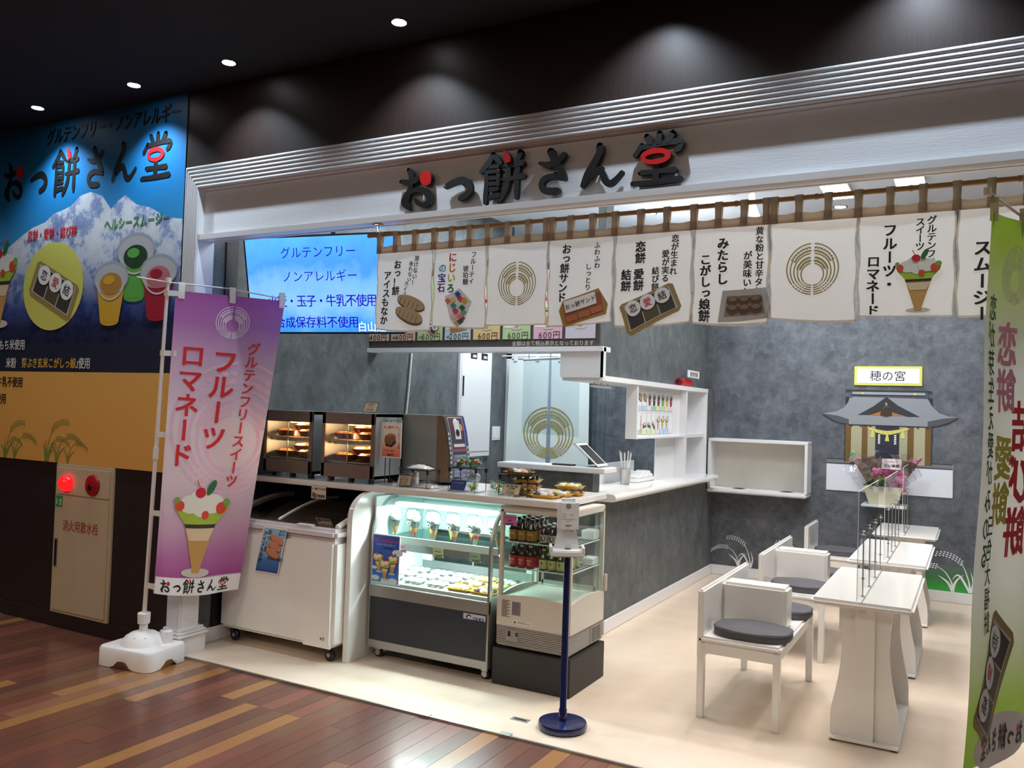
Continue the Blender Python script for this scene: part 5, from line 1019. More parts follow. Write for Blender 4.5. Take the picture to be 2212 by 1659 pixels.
easel(-3.055,.665,1.055,.105,.075,.12,cp,[('おっ餅アイス',kb,.010),('国産もち米使用',kb,.009),('小麦・卵不使用',kb,.009),('400円(税込)',kb,.011)],'beige price card beneath the left wire stand')
easel(-2.665,.66,1.055,.115,.07,0,ink('2b3a78'),[('にじいろの宝石',ink('9aa6d8'),.011)],'dark blue card in front of the jelly cups','price_card_stand',ink('26336c'))
easel(-2.305,.655,1.055,.13,.075,-.05,cp,[('恋餅・愛餅・結餅',kb,.011),('三色大福餅',kb,.010),('グルテンフリー',kb,.009),('500円(税込)',kb,.011)],'beige price card in front of the mochi packs')
# poster stand
t=thing('sandwich_poster_stand','orange and white sandwich poster clipped on a thin metal stand','poster',(-3.17,.69,1.055))
b=MB(); b.box(-3.235,-3.165,.665,.715,1.0545,1.066,M_gt if False else M_ss,.004); 
for x in (-3.215,-3.18): b.tube([(x,.69,1.06),(x,.69,1.455)],.0028,M_blk,6)
b.tube([(-3.243,.69,1.455),(-3.09,.69,1.455)],.004,M_ss,6); b.build('stand',t)
for x in (-3.225,-3.12): MB().box(x-.012,x+.012,.68,.698,1.435,1.475,M_acr,.003).build('clip',t)
b=MB(); b.box(-3.244,-3.092,.682,.685,1.225,1.445,WHT); o=b.build('sheet',t)
A=Art(); A.rect(-3.286,1.231,-3.146,1.439,gz('sandwich_poster_print',.17,.38,[(0,'e2643a'),(.3,'f0a080'),(.5,'f2e8e0'),(1,'f4efe8')]),0); A.text('おっ餅サンド',-3.22,1.413,.019,ink('e0643a'),2,.03,'c'); A.ell(-3.225,1.335,.052,.040,WHT,1,.4); A.ell(-3.225,1.338,.048,.036,ink('b9854c'),2,.4)
A.poly([(-3.272,1.325),(-3.255,1.295),(-3.21,1.29),(-3.178,1.32),(-3.18,1.335),(-3.22,1.305),(-3.262,1.312)],ink('3a2220'),3)
for i in range(5): A.stroke([(-3.26+i*.016,1.36,.003),(-3.252+i*.016,1.312,.004)],ink('4a2a1c'),3)
A.vtext('おこめのパン使用',-3.158,1.41,.016,K,2,.0); A.text('チョコ・きなこ',-3.225,1.268,.011,K,2,.02,'c'); A.text('400円',-3.22,1.243,.018,ink('1d2a6a'),2,.04,'c')
A.build('print',o,lambda x,z,h:(x+.048,.6818-h,z),.0005)
# coffee machine
t=thing('coffee_machine','tall steel coffee machine with curved dark button front on the counter','coffee machine',(-3.1,1.05,1.055),0)
Mx=Matrix.Translation((-3.12,1.12,1.057))@Matrix.Rotation(.0,4,'Z')
cb=pm('coffee_side_steel','8f8b84',.5,.3,nz=.08); cf=pm('coffee_front_grey','4c4d52',.4,nz=.05)
b=MB(); b.box(-3.37,-3.0,.935,1.19,1.075,1.495,cb,.003); b.box(-3.35,-3.0,.95,1.17,1.056,1.075,M_blk); b.build('housing',t)
pr=[(-3.0,1.07),(-2.905,1.075),(-2.90,1.10),(-2.905,1.24),(-2.935,1.40),(-2.965,1.495),(-3.0,1.495)]
b=MB(); b.prism(pr,pm('coffee_bronze_side','7a5f48',.45,.3,nz=.05),.94,1.18,'y'); b.build('door_side',t)
def cfx(z):
    P=[(1.07,-2.902),(1.10,-2.898),(1.24,-2.902),(1.40,-2.931),(1.495,-2.961)]
    for (z0,a),(z1,c) in zip(P,P[1:]):
        if z<=z1: return a+(c-a)*(z-z0)/(z1-z0)
    return P[-1][1]
A=Art(); A.rect(.94,1.075,1.18,1.49,cf,0,1,12); A.rect(.975,1.085,1.15,1.485,ink('b9bcc2'),1,1,12); A.rect(.98,1.09,1.145,1.48,ink('3a3c42'),2,1,12); A.rect(.985,1.37,1.14,1.465,ink('5a2a2c'),3,1,4); A.rect(1.03,1.345,1.10,1.465,ink('c9ccd2'),4,1,4); A.ell(1.06,1.385,.022,.024,K,5); A.ell(1.11,1.42,.018,.022,ink('b08a5a'),5)
A.rect(1.0,1.295,1.13,1.315,ink('d9c4cc'),4); A.rect(.99,1.265,1.14,1.285,ink('8a4a5c'),3); 
for i in range(6): A.rect(.99,1.225-i*.024,1.135,1.246-i*.024,ink('8f93ac'),3)
for i in range(10): z=1.11+i*.03; A.ell(.957,z,.008,.010,ink('cfd0d4'),1); A.ell(1.166,z,.008,.010,ink('cfd0d4'),1)
A.ell(1.06,1.47,.02,.006,WHT,4); A.rect(1.152,1.30,1.176,1.485,ink('24398c'),1,1,8); A.ell(1.06,1.105,.006,.009,WHT,4)
A.build('button_front',t,lambda y,z,h:(cfx(z)+h,y,z),.0008)
# wire display stands
def wstand(xa,xb,ya,yb,h,lab):
    t=thing('wire_stand',lab,'stand',((xa+xb)/2,(ya+yb)/2,1.055),group='black wire display stands'); z=1.055
    b=MB(); b.box(xa,xb,ya,yb,z+h,z+h+.005,M_blk,.002); b.tube([(xa,ya,z+h+.012),(xb,ya,z+h+.012)],.0018,M_blk,5); b.build('top_plate',t)
    for x in (xa+.012,xb-.012):
        b=MB(); b.tube([(x,ya+.01,z+h),(x-.004,ya+.004,z+.002),(x-.004,yb-.004,z+.002),(x,yb-.01,z+h)],.0024,M_blk,6)
        for y in (ya+.01,yb-.01): b.box(x-.006,x+.006,y-.006,y+.006,z+h-.022,z+h,M_blk)
        b.build('leg_frame',t)
wstand(-3.085,-2.865,.655,.80,.105,'left black wire stand carrying a clear pack of wafers')
wstand(-2.735,-2.53,.66,.80,.135,'middle black wire stand carrying jelly cups'); wstand(-2.395,-2.19,.665,.80,.115,'right black wire stand with one gold mochi pack on top')
def bag(x,y,z,lab,s=1):
    t=thing('wafer_pack',lab,'sweets pack',(x,y,z),group='clear wafer packs'); b=MB()
    b.grid(lambda u,v:(x+(u-.5)*.15*s,y+(v-.5)*.10,z+.002+.024*math.sin(u*PI)**.6*math.sin(v*PI)**.6+.003*math.sin(u*25+v*9)*math.sin(u*PI)*math.sin(v*PI)),14,8,pm('wafer_white','e6dcd2',.6,nz=.08)); b.box(x-.07*s,x+.07*s,y-.045,y+.045,z,z+.004,WHT); b.build('wafer',t)
    b=MB(); b.grid(lambda u,v:(x+(u-.5)*.17*s,y+(v-.5)*.12,z+.003+.036*math.sin(u*PI)**.5*math.sin(v*PI)**.5+.004*math.sin(u*31+v*5)*math.sin(u*PI)*math.sin(v*PI)),14,8,M_lid); b.build('clear_wrap',t)
bag(-2.975,.73,1.1655,'clear pack of pale wafers on the left wire stand'); bag(-2.925,.73,1.0555,'clear pack of pale wafers under the left wire stand, right side'); 
t=thing('white_jar','white lidded jar behind the left price card','jar',(-3.07,.80,1.055)); MB().lathe([(.026,0),(.028,.004),(.028,.05),(.022,.056)],(-3.06,.79,1.055),M_white,16).build('body',t); MB().lathe([(.024,.056),(.026,.058),(.026,.078),(.02,.082)],(-3.06,.79,1.055),pm('cream_lid','e2dccd',.4),16).build('lid',t)
JC=[pm('jelly_'+c,'%s'%c,.3,nz=.1) for c in ('e8875a','5fb86a','e3d45a','6fc2b4','d9534a','9fd27a')]
def jelly(seed):
    t=thing('jelly_cup','x','sweets cup',(0,0,0)); r=random.Random(seed)
    b=MB(); b.lathe([(.026,0),(.036,.055),(.038,.056),(.038,.062),(.001,.066)],(0,0,0),M_lid,14); b.build('clear_cup',t,True)
    for i in range(14):
        a=r.uniform(0,2*PI); q=r.uniform(0,.022); z=r.uniform(.008,.046); b=MB(); b.M=Matrix.Translation((q*math.cos(a),q*math.sin(a),z))@Matrix.Rotation(r.uniform(0,3),4,'Z')@Matrix.Rotation(r.uniform(0,1),4,'X'); b.box(-.008,.008,-.007,.007,-.006,.006,JC[r.randrange(6)]); b.build('jelly_cube',t,True)
    return t
jl=[((-2.695,.73,1.196),'on the middle wire stand, left of three'),((-2.635,.735,1.196),'on the middle wire stand, centre of three'),((-2.575,.73,1.196),'on the middle wire stand, right of three'),((-2.60,.74,1.0555),'on the counter under the middle wire stand, left'),((-2.52,.86,1.0555),'on the counter right behind the middle wire stand'),((-2.56,.84,1.0555),None),((-2.46,.80,1.0555),'on the counter just left of the right wire stand')]
jp=[jelly(1),jelly(2)]
for i,(l_,s) in enumerate(jl):
    if s is None: continue
    lab='clear cup of colourful jelly gems '+s
    if i<2: jp[i].location=l_; jp[i]['label']=lab; jp[i]['group']='cups of jelly gems'
    else: dup(jp[i%2],l_,i*.9,lab,'cups of jelly gems')
put(protoA,(-2.29,.735,1.176),0,'gold mochi pack alone on top of the right wire stand','gold mochi packs on the counter')
for i,(x,y,z,rz,s) in enumerate(((-2.27,.80,1.0555,.1,'in the left pile, bottom'),(-2.275,.80,1.0925,.05,'in the left pile, middle'),(-2.27,.805,1.1295,.1,'in the left pile, top'),(-2.12,.74,1.0555,-.05,'nearest the sanitizer, front edge of the counter'),(-2.10,.86,1.0555,0,'behind the front right one'),(-2.08,.99,1.0555,.08,'in the right pile at the rear, bottom'),(-2.085,.99,1.0925,.02,'in the right pile at the rear, top'))):
    put(protoA if i%2 else protoB,(x,y,z),rz,'gold mochi pack on the counter, '+s,'gold mochi packs on the counter')
t=thing('plastic_bag','crumpled translucent plastic bag behind the jelly cups','bag',(-2.80,1.0,1.055)); r_=random.Random(5); b=MB(); b.ball((-2.80,1.03,1.11),.065,glass('bag_film','eef2f6',.3,.75,.3),14,9,(1,.8,.95)); b.v=[v+Vector((r_.uniform(-.01,.01),r_.uniform(-.01,.01),r_.uniform(-.01,.01) if v.z>1.06 else 0)) for v in b.v]; b.v=[Vector((v.x,v.y,max(v.z,1.056))) for v in b.v]; b.build('bag_body',t)
# ---------------------------------------------------------------- sanitizer stand
sx,sy=-1.737,.225
t=thing('sanitizer_stand','navy pedestal stand holding a white automatic hand sanitizer dispenser','dispenser stand',(sx,sy,.006))
b=MB(); b.lathe([(.105,0),(.118,.006),(.121,.022),(.116,.036),(.09,.040),(.001,.042)],(sx,sy,.006),M_navy,40); b.build('base',t)
b=MB(); b.lathe([(.020,0),(.020,.055),(.0165,.06),(.0165,.83)],(sx,sy,.045),M_navy,18); b.build('pole',t)
Mz=Matrix.Translation((sx,sy-.01,0))@Matrix.Rotation(.48,4,'Z')
b=MB(); b.M=Mz; b.box(-.085,.085,-.06,.05,.845,.875,M_white,.006); b.box(-.085,-.072,-.06,.05,.87,.893,M_white,.003); b.box(.072,.085,-.06,.05,.87,.893,M_white,.003); b.build('drip_tray',t)
b=MB(); b.M=Mz; b.add([(-.062,.02,.872),(.062,.02,.872),(.042,.02,.98),(-.042,.02,.98),(-.062,.05,.872),(.062,.05,.872),(.042,.05,.98),(-.042,.05,.98)],[(0,1,2,3),(5,4,7,6),(1,5,6,2),(4,0,3,7),(3,2,6,7)],M_white); b.box(-.042,.042,.02,.05,.97,1.10,M_white,.004); b.build('back_plate',t)
b=MB(); b.M=Mz; b.box(-.052,.052,-.055,.02,.958,1.125,M_white,.02); o=b.build('dispenser',t)
A=Art(); A.ell(0,1.09,.013,.013,ink('8f8a80'),0); A.ring(-.018,1.045,.007,.009,20,340,ink('8f8a80'),0,8); A.ring(.015,1.045,.006,.008,0,180,ink('8f8a80'),0,8); A.rect(-.034,1.026,.034,1.028,ink('8f8a80'),0); A.rect(-.012,1.018,.014,1.020,ink('8f8a80'),0); A.rect(-.013,.995,.016,.999,K,0); A.ell(0,.986,.002,.003,K,0)
A.build('print',t,lambda x,z,h:Mz@Vector((x,-.0552-h,z)),.0004)
# floor drain + latch plates
t=thing('floor_slot_plate','small steel floor plate with a dark slot beside the sanitizer stand','floor plate',(-1.96,.21,.006)); MB().box(-2.01,-1.915,.19,.235,.006,.0075,M_ss).build('plate',t); MB().box(-1.995,-1.93,.205,.218,.0075,.0085,M_blk).build('slot',t)
for x,l_ in ((-2.39,'small metal latch plate on the floor edging, left one'),(-1.93,'small metal latch plate on the floor edging, right one')): tag(MB().box(x-.03,x+.03,-.018,.022,.0101,.0125,M_ss).build('latch_plate'),l_,'latch plate','latch plates on the floor edging')
# ---------------------------------------------------------------- benches and tables
def bench(ya,yb,lab,div=True):
    t=thing('double_seat_bench',lab,'bench',(-1.02,(ya+yb)/2,.006),group='white divided benches'); xa,xb=-1.235,-.815
    MB().box(xa,xb,ya,yb,.385,.42,M_gloss,.012).build('seat',t)
    MB().box(xa,xa+.032,ya,yb,.30,.655,M_gloss,.010).build('backrest',t)
    b=MB(); b.box(xa+.03,xb-.02,ya+.008,ya+.03,.335,.386,M_gloss); b.box(xa+.03,xb-.02,yb-.03,yb-.008,.335,.386,M_gloss); b.box(xb-.035,xb-.018,ya+.02,yb-.02,.335,.386,M_gloss); b.build('apron',t)
    if div: ym=(ya+yb)/2-.055+ .0; MB().box(xa+.032,xb-.045,ym-.08,ym+.08,.42,.64,M_gloss,.014).build('divider',t)
    for x in (xa,xb-.042):
        for y in (ya+.003,yb-.043): MB().box(x+.003,x+.038,y,y+.038,.006,.386,M_gloss,.003).build('leg',t)
    return t
bench(.745,1.74,'white double seat bench nearest the front with grey pads'); bench(2.13,3.16,'middle white double seat bench with grey pads'); bench(3.84,4.38,'small single seat bench farthest back near the wall',False)
def cushion(x,y,lab):
    t=thing('seat_cushion',lab,'cushion',(x,y,.4205),group='oval grey seat pads'); b=MB(); n=28
    def ol(s,z): return [(x+s*.195*math.copysign(abs(math.cos(a))**.8,math.cos(a)),y+s*.155*math.copysign(abs(math.sin(a))**.75,math.sin(a)),z+.0015*math.sin(a*5)) for a in [k*2*PI/n for k in range(n)]]
    rings=[ol(.97,.421),ol(1,.426),ol(1,.455),ol(.97,.463),ol(.6,.467),ol(.05,.466)]; vs=[p for r in rings for p in r]
    b.add(vs,[(i*n+k,i*n+(k+1)%n,(i+1)*n+(k+1)%n,(i+1)*n+k) for i in range(5) for k in range(n)]+[tuple(range(n))[::-1],tuple(5*n+k for k in range(n))],M_cush,True); b.build('pad',t)
    b=MB(); q=[(p[0],p[1],.457) for p in ol(1.0,.457)]; b.tube(q+[q[0]],.003,M_cush,5,False); b.build('piping',t)
for x,y,l_ in ((-.99,.925,'grey oval pad on the front seat of the nearest bench'),(-.99,1.525,'grey oval pad on the rear seat of the nearest bench'),(-.99,2.33,'grey oval pad on the front seat of the middle bench'),(-.99,2.94,'grey oval pad on the rear seat of the middle bench'),(-.985,4.06,'grey oval pad on the small farthest bench')): cushion(x,y,l_)
def table(ya,yb,lab):
    t=thing('narrow_table',lab,'table',(-.45,(ya+yb)/2,.006),group='white pedestal tables'); xa,xb=-.678,-.228; ym=(ya+yb)/2
    MB().box(xa,xb,ya,yb,.668,.70,M_gloss,.014).build('tabletop',t)
    n=14; L_=[];R_=[]
    for i in range(n+1):
        z=.022+(.646)*i/n; u=i/n; hw=.153-.047*math.sin(min(1,max(0,(u-.18)/.82))*PI*.80)
        L_.append((-.445-hw,z)); R_.append((-.445+hw,z))
    fp_,rp=ya+.16,yb-.16
    for y in (fp_,rp-.022): b=MB(); b.prism(L_[::-1]+R_ if False else L_+R_[::-1],M_gloss,y,y+.022,'y'); b.build('side_board',t)
    MB().box(-.492,-.402,fp_-.022,rp+.022,.022,.668,M_gloss).build('spine',t)
    MB().box(-.60,-.29,fp_-.05,rp+.05,.014,.024,M_gloss,.003).build('foot_plate',t)
    for x in (-.58,-.31):
        for y in (fp_-.03,rp+.03): MB().lathe([(.012,0),(.012,.009)],(x,y,.006),M_blk,10).build('foot',t)
    MB().box(-.475,-.445,ya+.130,ya+.137,.628,.666,M_beige).build('bracket',t)
    MB().box(-.453,-.447,ya+.01,yb-.01,.7001,.7012,M_ss).build('centre_strip',t)
table(.70,1.70,'nearest white pedestal table with glossy top and metal rods'); table(2.0,3.06,'middle white pedestal table with metal rods'); table(3.45,4.18,'farthest white pedestal table by the back wall')
def partition(ya,n,step,h,lab,py0,py1,z1):
    t=thing('table_partition',lab,'partition',(-.46,ya,.70),group='clear table partitions')
    for i in range(n):
        y=ya+i*step; b=MB(); b.tube([(-.462,y,.701),(-.462,y,.701+h)],.0032,M_ss,8); b.ball((-.462,y,.701+h),.005,M_chrome,8,6); b.tube([(-.462+.012*math.cos(a),y,.701+h+.004+.010*math.sin(a)) for a in [k*PI/5 for k in range(11)]],.0016,M_chrome,5); b.lathe([(.009,0),(.009,.003)],(-.462,y,.701+.085),M_chrome,10); b.lathe([(.010,0),(.010,.003)],(-.462,y,.701),M_chrome,10); b.build('rod',t)
    b=MB(); b.add([(-.472,py0,.703),(-.472,py1,.703),(-.472,py1,z1),(-.472,py0,z1)],[(0,1,2,3)],M_acr); b.build('acrylic_sheet',t)
    b=MB(); e=M_white; b.box(-.4735,-.4705,py0-.002,py0+.001,.703,z1,e); b.box(-.4735,-.4705,py0,py1,z1-.001,z1+.001,e); b.build('polished_edge',t)
partition(.86,4,.285,.30,'clear acrylic partition with steel rods on the nearest table',.72,1.66,1.215)
partition(2.22,4,.27,.30,'clear acrylic partition with steel rods on the middle table',2.06,3.0,1.20)
partition(3.62,2,.3,.30,'clear acrylic partition with steel rods on the farthest table',3.55,4.1,1.20)
# ---------------------------------------------------------------- flower arrangement
fx,fy,fz_=-.70,4.52,.905
t=thing('flower_stand','small white wall shelf under the bouquet','shelf',(fx,4.60,.80)); MB().box(fx-.16,fx+.20,4.40,4.685,.80,.822,M_white,.004).build('board',t); MB().box(fx-.05,fx+.05,4.60,4.685,.66,.80,M_acr).build('bracket',t)
t=thing('bouquet','pink orchid bouquet in brown paper and cellophane below the shrine picture','flowers',(fx,fy,.822))
b=MB(); b.add([(fx-.10,fy-.07,.823),(fx+.12,fy-.07,.823),(fx+.12,fy+.07,.823),(fx-.10,fy+.07,.823),(fx-.15,fy-.09,.98),(fx+.17,fy-.09,.98),(fx+.17,fy+.09,.98),(fx-.15,fy+.09,.98)],[(0,3,2,1),(0,1,5,4),(1,2,6,5),(2,3,7,6),(3,0,4,7)],pm('cream_basket','d9d2b4',.6)); b.build('basket',t)
r_=random.Random(11); b=MB(); pap=pm('brown_wrap_paper','6b5447',.7,nz=.2,ns=8)
b.grid(lambda u,v:(fx+(u-.5)*(.26+.34*v)+.01,fy+.09+.02*math.sin(u*14)-.03*math.cos((u-.5)*PI),.97+.27*v-.04*abs(math.sin(u*PI*3))*v),24,6,pap); b.build('paper_wrap',t)
b=MB(); b.grid(lambda u,v:(fx+(u-.5)*(.28+.36*v)+.01*math.sin(v*22),fy-.08-.03*v+.025*math.sin(u*23+v*7),.95+.33*v*(1-.5*(2*u-1)**4)+.02*math.sin(u*17)*v),26,12,glass('cellophane','fbfbff',.45,.97,.04),False); b.build('cellophane',t)
ptl=[pm('petal_pink','d94c8c',.6,nz=.1),pm('petal_magenta','b83a78',.6,nz=.1),pm('petal_light','e88ab4',.6,nz=.1)]
fl0=None
for i in range(13):
    px,py,pz=fx+.06+r_.uniform(-.12,.09),fy-.04+r_.uniform(-.04,.03),1.0+r_.uniform(-.04,.13); b=MB()
    for k in range(5):
        a=k*2*PI/5+r_.uniform(0,.4); b.M=Matrix.Translation((px,py,pz))@Matrix.Rotation(a,4,'Y'); b.ball((.028,0,0),.027,ptl[(i+k//3)%3],7,4,(1,.25,.8))
    b.M=Matrix.Translation((px,py-.006,pz)); b.ball((0,0,0),.007,FC['yellow'],6,4); b.build('orchid_flower',t)
lf=pm('leaf_green','5f8a2e',.5,nz=.2); ld=pm('leaf_dark','1f3a24',.5,nz=.2)
for i in range(9):
    a=-2.6+i*.28; b=MB(); x_,z_=fx-.02,.96; n=5; vs=[]
    for k in range(n+1): s=k/n; c_=(x_+math.cos(a)*.13*s-.02,fy-.07-.01*i%3,z_+.02-math.sin(a)*.0+.06*math.sin(s*PI)*(.4+.2*(i%3))+.03*(i%2)); w2=.018*math.sin(PI*(.1+.9*s)); vs+=[(c_[0],c_[1],c_[2]-w2),(c_[0],c_[1]-.004,c_[2]+w2)]
    b.add(vs,[(2*k,2*k+1,2*k+3,2*k+2) for k in range(n)],lf if i%2 else ld,True); b.build('leaf',t)
b=MB()
for s,cx_ in ((-1,fx-.22),(1,fx+.25)):
    for k in range(7): a=k*.5-.3; b.tube([(cx_,fy-.07,1.20),(cx_+.035*math.cos(a)*s,fy-.075,1.20+.04*math.sin(a)),(cx_+.055*math.cos(a)*s,fy-.07,1.20+.05*math.sin(a)-.01)],.003,ptl[2],4)
b.build('ribbon',t)
o=MB().box(fx+.0,fx+.155,fy-.10,fy-.097,1.135,1.225,ink('eedfe0')).build('gift_card',t); A=Art(); A.text('祝開店',fx+.075,1.20,.02,ink('b08a90'),0,0,'c'); A.text('北い美穂',fx+.078,1.165,.03,K,0,.02,'c'); A.build('lettering',o,lambda x,z,h:(x,fy-.1005-h,z),.0005)
t=thing('green_gift_bag','small bright green bag left of the bouquet','bag',(-.97,4.66,1.193)); MB().box(-.992,-.945,4.665,4.684,1.175,1.25,pm('bright_green_bag','22a84a',.5)).build('bag_body',t); MB().tube([(-.982,4.672,1.25),(-.975,4.672,1.27),(-.958,4.672,1.27),(-.952,4.672,1.25)],.0018,WHT,5).build('handle',t)
# ---------------------------------------------------------------- pink banner
bx,by=-4.255,-.20
t=thing('pink_banner_stand','pink nobori banner with parfait print on a white water-filled base','banner stand',(bx,by,0))
ln=[]
def rr(w_,d_,r,z,n=5):
    P=[]
    for cx_,cy_,a0 in ((w_/2-r,d_/2-r,0),(-w_/2+r,d_/2-r,90),(-w_/2+r,-d_/2+r,180),(w_/2-r,-d_/2+r,270)):
        for k in range(n+1): a=math.radians(a0+90*k/n); P.append((cx_+r*math.cos(a),cy_+r*math.sin(a),z))
    return P
M_pl=pm('white_moulded_plastic','e6e4e4',.45,nz=.03)
b=MB(); b.M=Matrix.Translation((bx,by,0))@Matrix.Rotation(.12,4,'Z'); W_,D_=.40,.31
R=[rr(W_,D_,.05,.001),rr(W_,D_,.05,.095),rr(W_-.015,D_-.015,.045,.108),rr(W_-.07,D_-.07,.04,.112)]
n=len(R[0]); 
R[0]=[(x,y,.001+(.038*math.exp(-((x-0.0)/.06)**2) if abs(y)>D_/2-.02 else 0)+(.038*math.exp(-(y/.05)**2) if abs(x)>W_/2-.02 else 0)) for x,y,z in R[0]]
# denser outline so that the foot arches show
def dens(P,k=6):
    Q=[]
    for i in range(len(P)):
        a,c=P[i],P[(i+1)%len(P)]; m_=k if math.dist(a[:2],c[:2])>.05 else 1
        for j in range(m_): Q.append(tuple(a[q]+(c[q]-a[q])*j/m_ for q in range(3)))
    return Q
R=[dens(rr(W_,D_,.05,.001),10),dens(rr(W_,D_,.05,.095),10),dens(rr(W_-.015,D_-.015,.045,.108),10),dens(rr(W_-.07,D_-.07,.04,.112),10)]
R[0]=[(x,y,.001+(.042*math.exp(-(x/.055)**4) if abs(y)>D_/2-.012 else 0)+(.042*math.exp(-(y/.045)**4) if abs(x)>W_/2-.012 else 0)) for x,y,z in R[0]]; n=min(len(r) for r in R)
b.add([p for r in R for p in r[:n]],[(i*n+k,i*n+(k+1)%n,(i+1)*n+(k+1)%n,(i+1)*n+k) for i in range(3) for k in range(n)]+[tuple(3*n+k for k in range(n)),tuple(range(n))[::-1]],M_pl,True)
b.lathe([(.125,.108),(.118,.125),(.10,.155),(.07,.175),(.035,.185),(.001,.186)],(0,0,0),M_pl,26); b.lathe([(.03,.10),(.033,.16),(.03,.178),(.001,.18)],(.11,.075,0),M_pl,14); b.build('base',t)
for k in range(4):
    a=-2.5+k*.65; b=MB(); b.ball((bx+.085*math.cos(a),by+.085*math.sin(a),.158),.011,pm('dimple_grey','b4b2b2',.6),8,5,(1,1,.5)); b.build('dimple',t)
b=MB(); b.lathe([(.024,.17),(.024,.225),(.034,.228),(.037,.285),(.032,.29),(.012,.291)],(bx,by,0),M_pl,18); b.build('collar',t)
TL=Vector((-4.135,-.175,2.185)); TR=Vector((-3.83,.405,2.185)); BR=Vector((-4.01,.285,.375)); BL=Vector((-4.165,-.215,.415))
P0=Vector((bx,by,.25)); P1=TL+Vector((-.035,-.03,.06))
b=MB(); b.tube([tuple(P0),tuple(P0.lerp(P1,.5)),tuple(P1)],[.0125,.0115,.010],M_pl,12); q=P0.lerp(P1,.47); b.tube([tuple(q),tuple(q+(P1-P0).normalized()*.07)],.016,M_pl,12); b.tube([tuple(P1-Vector((0,0,.02))),tuple(P1+Vector((0,0,.012)))],.016,M_pl,12); b.build('pole',t)
A0=TL+Vector((-.035,-.03,.045)); dr=(TR-TL).normalized(); b=MB(); b.tube([tuple(A0-dr*.17+Vector((0,0,.012))),tuple(A0),tuple(A0+dr*.35+Vector((0,0,-.0))),tuple(A0+dr*.70+Vector((0,0,-.03)))],.0042,M_pl,8); b.build('top_arm',t)
nrm=(TR-TL).cross(TL-BL).normalized(); nrm= nrm if nrm.dot(Vector((0,-3.56,1.55))-TL)>0 else -nrm
def pb(u,v,h=0):
    p=BL.lerp(BR,u).lerp(TL.lerp(TR,u),v); wv=.010*math.sin(u*6+v*4)*(1-.5*v)+.006*math.sin(u*13+v*9)*(1-v); p=p+nrm*(wv+h)+Vector((0,0,-.025*math.sin(u*PI)*(1-v)**2)); return p
WB,HB=.62,1.77
M_pk=gz('pink_banner_cloth',0,1,[(0,'f0eeee'),(.055,'efeded'),(.062,'bd5aa6'),(.14,'cf82ba'),(.24,'e6bdd6'),(.38,'f0dde6'),(.6,'eddde8'),(.78,'dfb9d6'),(.90,'bd7ab8'),(1,'b45cab')],.7,'Generated'); translucent(M_pk,.3)
b=MB(); b.grid(lambda u,v:pb(u,v),28,60,M_pk); o=b.build('banner_cloth',t)
A=Art(); fk=ink('e2b9cf',0)
emblem(A,.42,.98,.40,fk,0)
rd=ink('d2242c'); emblem(A,.33,1.61,.098,ink('eadcec'),2)
A.vtext('グルテンフリースイーツ',.475,1.50,.082,ink('cf2c34'),4,.02,.97,slant=.03); A.vtext('フルーツ',.315,1.45,.155,rd,4,.02,.98,slant=.03); A.vtext('ロマネード',.125,1.47,.15,rd,4,.02,.98,slant=.03)
parfait(A,.275,.115,.50,5); A.rect(0,0,WB,.10,WHT,3,12,2); logo(A,.295,.05,.325,.33,K,RED,5)
A=A; XE=[(P,F,m_,l) for P,F,m_,l in A.e]; A.e=[]
for P,F,m_,l in XE: A.raw([(min(max(x,0.004),WB-.004),y) for x,y in P],F,m_,l)
A.build('print',o,lambda x,y,h:pb(x/WB,y/HB,h),.0006,cut=.03)
for u in (.05,.5,.97): 
    p=pb(u,1); b=MB(); a=p+nrm*.003; up_=Vector((0,0,1)); 
    b.add([tuple(p+dr*s*.018+up_*z+nrm*q) for z,q in ((-.045,.004),(.035+.03*(0),.006),(.052,0),(.035,-.008),(-.03,-.004)) for s in (-1,1)],[(2*i,2*i+1,2*i+3,2*i+2) for i in range(4)],M_pl,True); b.build('tab',t)
for v in (.99,.79,.52,.26,.02):
    p=pb(0,v); q=P0.lerp(P1,(p.z-P0.z)/(P1.z-P0.z)); w2=.016
    b=MB(); dd=(q-p).normalized(); e=q+dd*.018; side=nrm
    b.add([tuple(c_+Vector((0,0,s*w2))) for c_ in (p+dr*.03+side*.004,q+side*.016,e,q-side*.016,p+dr*.0-side*.004) for s in (-1,1)],[(2*i,2*i+1,2*i+3,2*i+2) for i in range(4)],M_pl,True); b.build('tab',t)
# ---------------------------------------------------------------- green banner (seen from its back)
t=thing('green_banner_stand','green and pale nobori banner seen from behind at the right edge','banner stand',(.05,-.49,0))
TL=Vector((.035,-.485,2.235)); dg_=Vector((.366,.93,0)); TR=TL+dg_*.49; BL=Vector((-.018,-.455,.44)); BR=BL+dg_*.46+Vector((.02,0,0))
nrm2=Vector((-.93,.366,0)); nrm2=nrm2 if nrm2.dot(Vector((0,-3.56,1.55))-TL)>0 else -nrm2
def gb(u,v,h=0):
    p=BL.lerp(BR,u).lerp(TL.lerp(TR,u),v); top=.03*math.exp(-(1-v)*14)*0; return p+nrm2*(.008*math.sin(u*9+v*3)+.004*math.sin(v*14)+h)+Vector((0,0,-.03*math.sin(u*PI)*v*0))
M_gb=gz('green_banner_cloth',0,1,[(0,'8fb045'),(.10,'9cba50'),(.20,'c3c9a0'),(.32,'dcdacb'),(.72,'e0decd'),(.86,'c3cc84'),(.95,'a5c03c'),(1,'9cba30')],.7,'Generated'); translucent(M_gb,.4)
b=MB(); b.grid(lambda u,v:gb(u,v),20,50,M_gb); o=b.build('banner_cloth',t)
A=Art(); W2,H2=.60,1.80
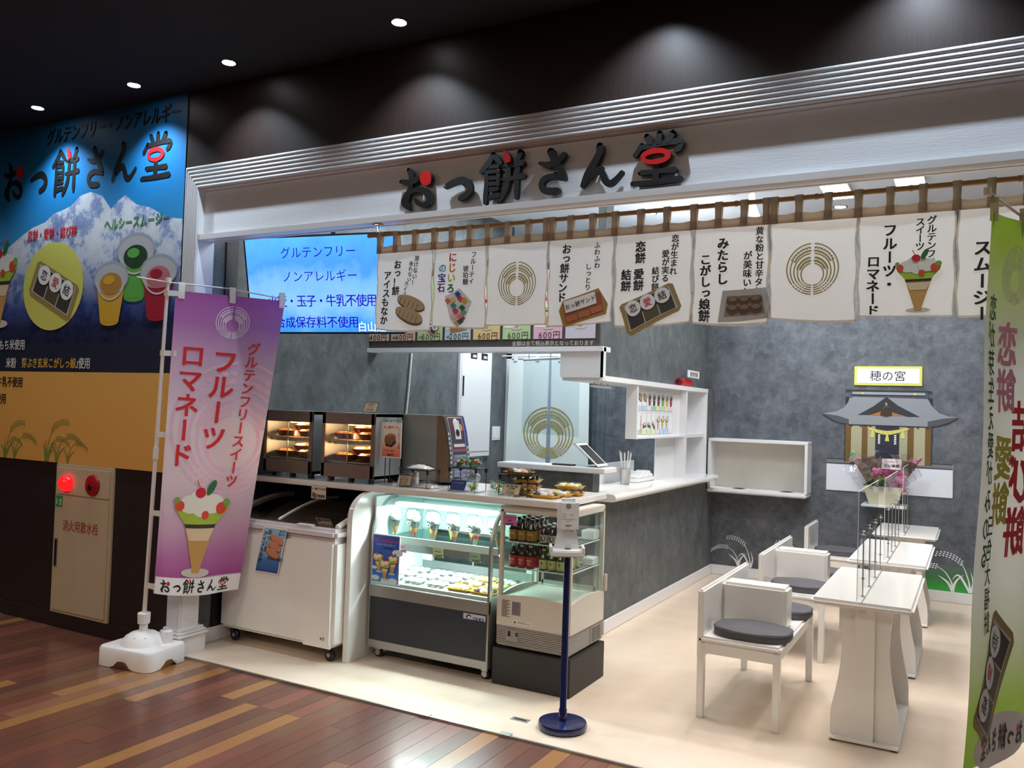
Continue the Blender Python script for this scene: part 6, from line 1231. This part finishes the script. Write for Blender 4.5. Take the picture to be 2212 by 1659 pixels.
dk=ink('2f5a34'); A.vtext('恋が芽生え愛がみのる',.51,1.54,.090,dk,3,.02,1.0); A.vtext('三色大福餅',.45,.82,.08,dk,3,.02,1.0); A.vtext('恋餅',.36,1.46,.155,ink('d48a98'),3,.03); A.vtext('愛餅',.37,1.08,.155,ink('c4b94a'),3,.03); A.vtext('結び餅',.22,1.20,.18,ink('cf3038'),3,.03)
emblem(A,.33,1.62,.10,ink('c9cf9a'),2); mochibox(A,.38,.27,.42,-1.0,4); A.ell(.28,.05,.26,.09,WHT,2,n=26); logo(A,.28,.05,.26,.36,K,RED,4)
XE=A.e; A.e=[]
for P,F,m_,l in XE: A.raw([(W2-min(max(x,.004),W2-.004),y) for x,y in P],F,m_,l)   # mirrored: the back of the cloth faces us
A.build('print',o,lambda x,y,h:gb(x/W2,y/H2,h),.0006,cut=.035)
q0=TL+Vector((-.02,-.05,.035)); b=MB(); b.tube([(.05,-.53,.12),(.03,-.54,1.2),tuple(q0)],.011,M_pl,10); 
pcol=None
b=MB(); b.tube([tuple(TR+dg_*.03+Vector((0,0,-1.0))),tuple(TR+dg_*.03+Vector((0,0,.06)))],.011,M_pl,10); b.tube([tuple(TR+dg_*.03+Vector((0,0,-1.0))),(TR.x+dg_.x*.03,TR.y+dg_.y*.03,.15)],.012,M_pl,10); b.build('pole',t)
b=MB(); b.tube([tuple(TL+Vector((-.01,-.02,.055))),tuple(TL+dg_*.3+Vector((0,0,.02))),tuple(TR+dg_*.05+Vector((0,0,.035)))],.005,pm('beige_arm','cfc2a8',.5),8); b.lathe([(.012,-.012),(.012,.012)],tuple(TL+Vector((-.01,-.02,.055))),pm('beige_arm','cfc2a8',.5),10); b.build('top_arm',t)
b=MB(); bxg,byg=TR.x+dg_.x*.03,TR.y+dg_.y*.03; b.M=Matrix.Translation((bxg,byg,0)); RR_=[rr(.40,.31,.05,.007),rr(.40,.31,.05,.10),rr(.34,.25,.04,.112)]; n=len(RR_[0]); b.add([p for r in RR_ for p in r],[(i*n+k,i*n+(k+1)%n,(i+1)*n+(k+1)%n,(i+1)*n+k) for i in range(2) for k in range(n)]+[tuple(2*n+k for k in range(n)),tuple(range(n))[::-1]],M_pl); b.lathe([(.12,.108),(.09,.15),(.03,.175),(.02,.22)],(0,0,0),M_pl,20); b.build('base',t)
for u in (.06,.5,.95): p=gb(u,1); MB().box(p.x-.012,p.x+.012,p.y-.006,p.y+.006,p.z-.03,p.z+.045,pm('beige_tab','c6bea0',.6)).build('tab',t)
bpy.data.objects.remove(_fo); bpy.data.curves.remove(_fc)
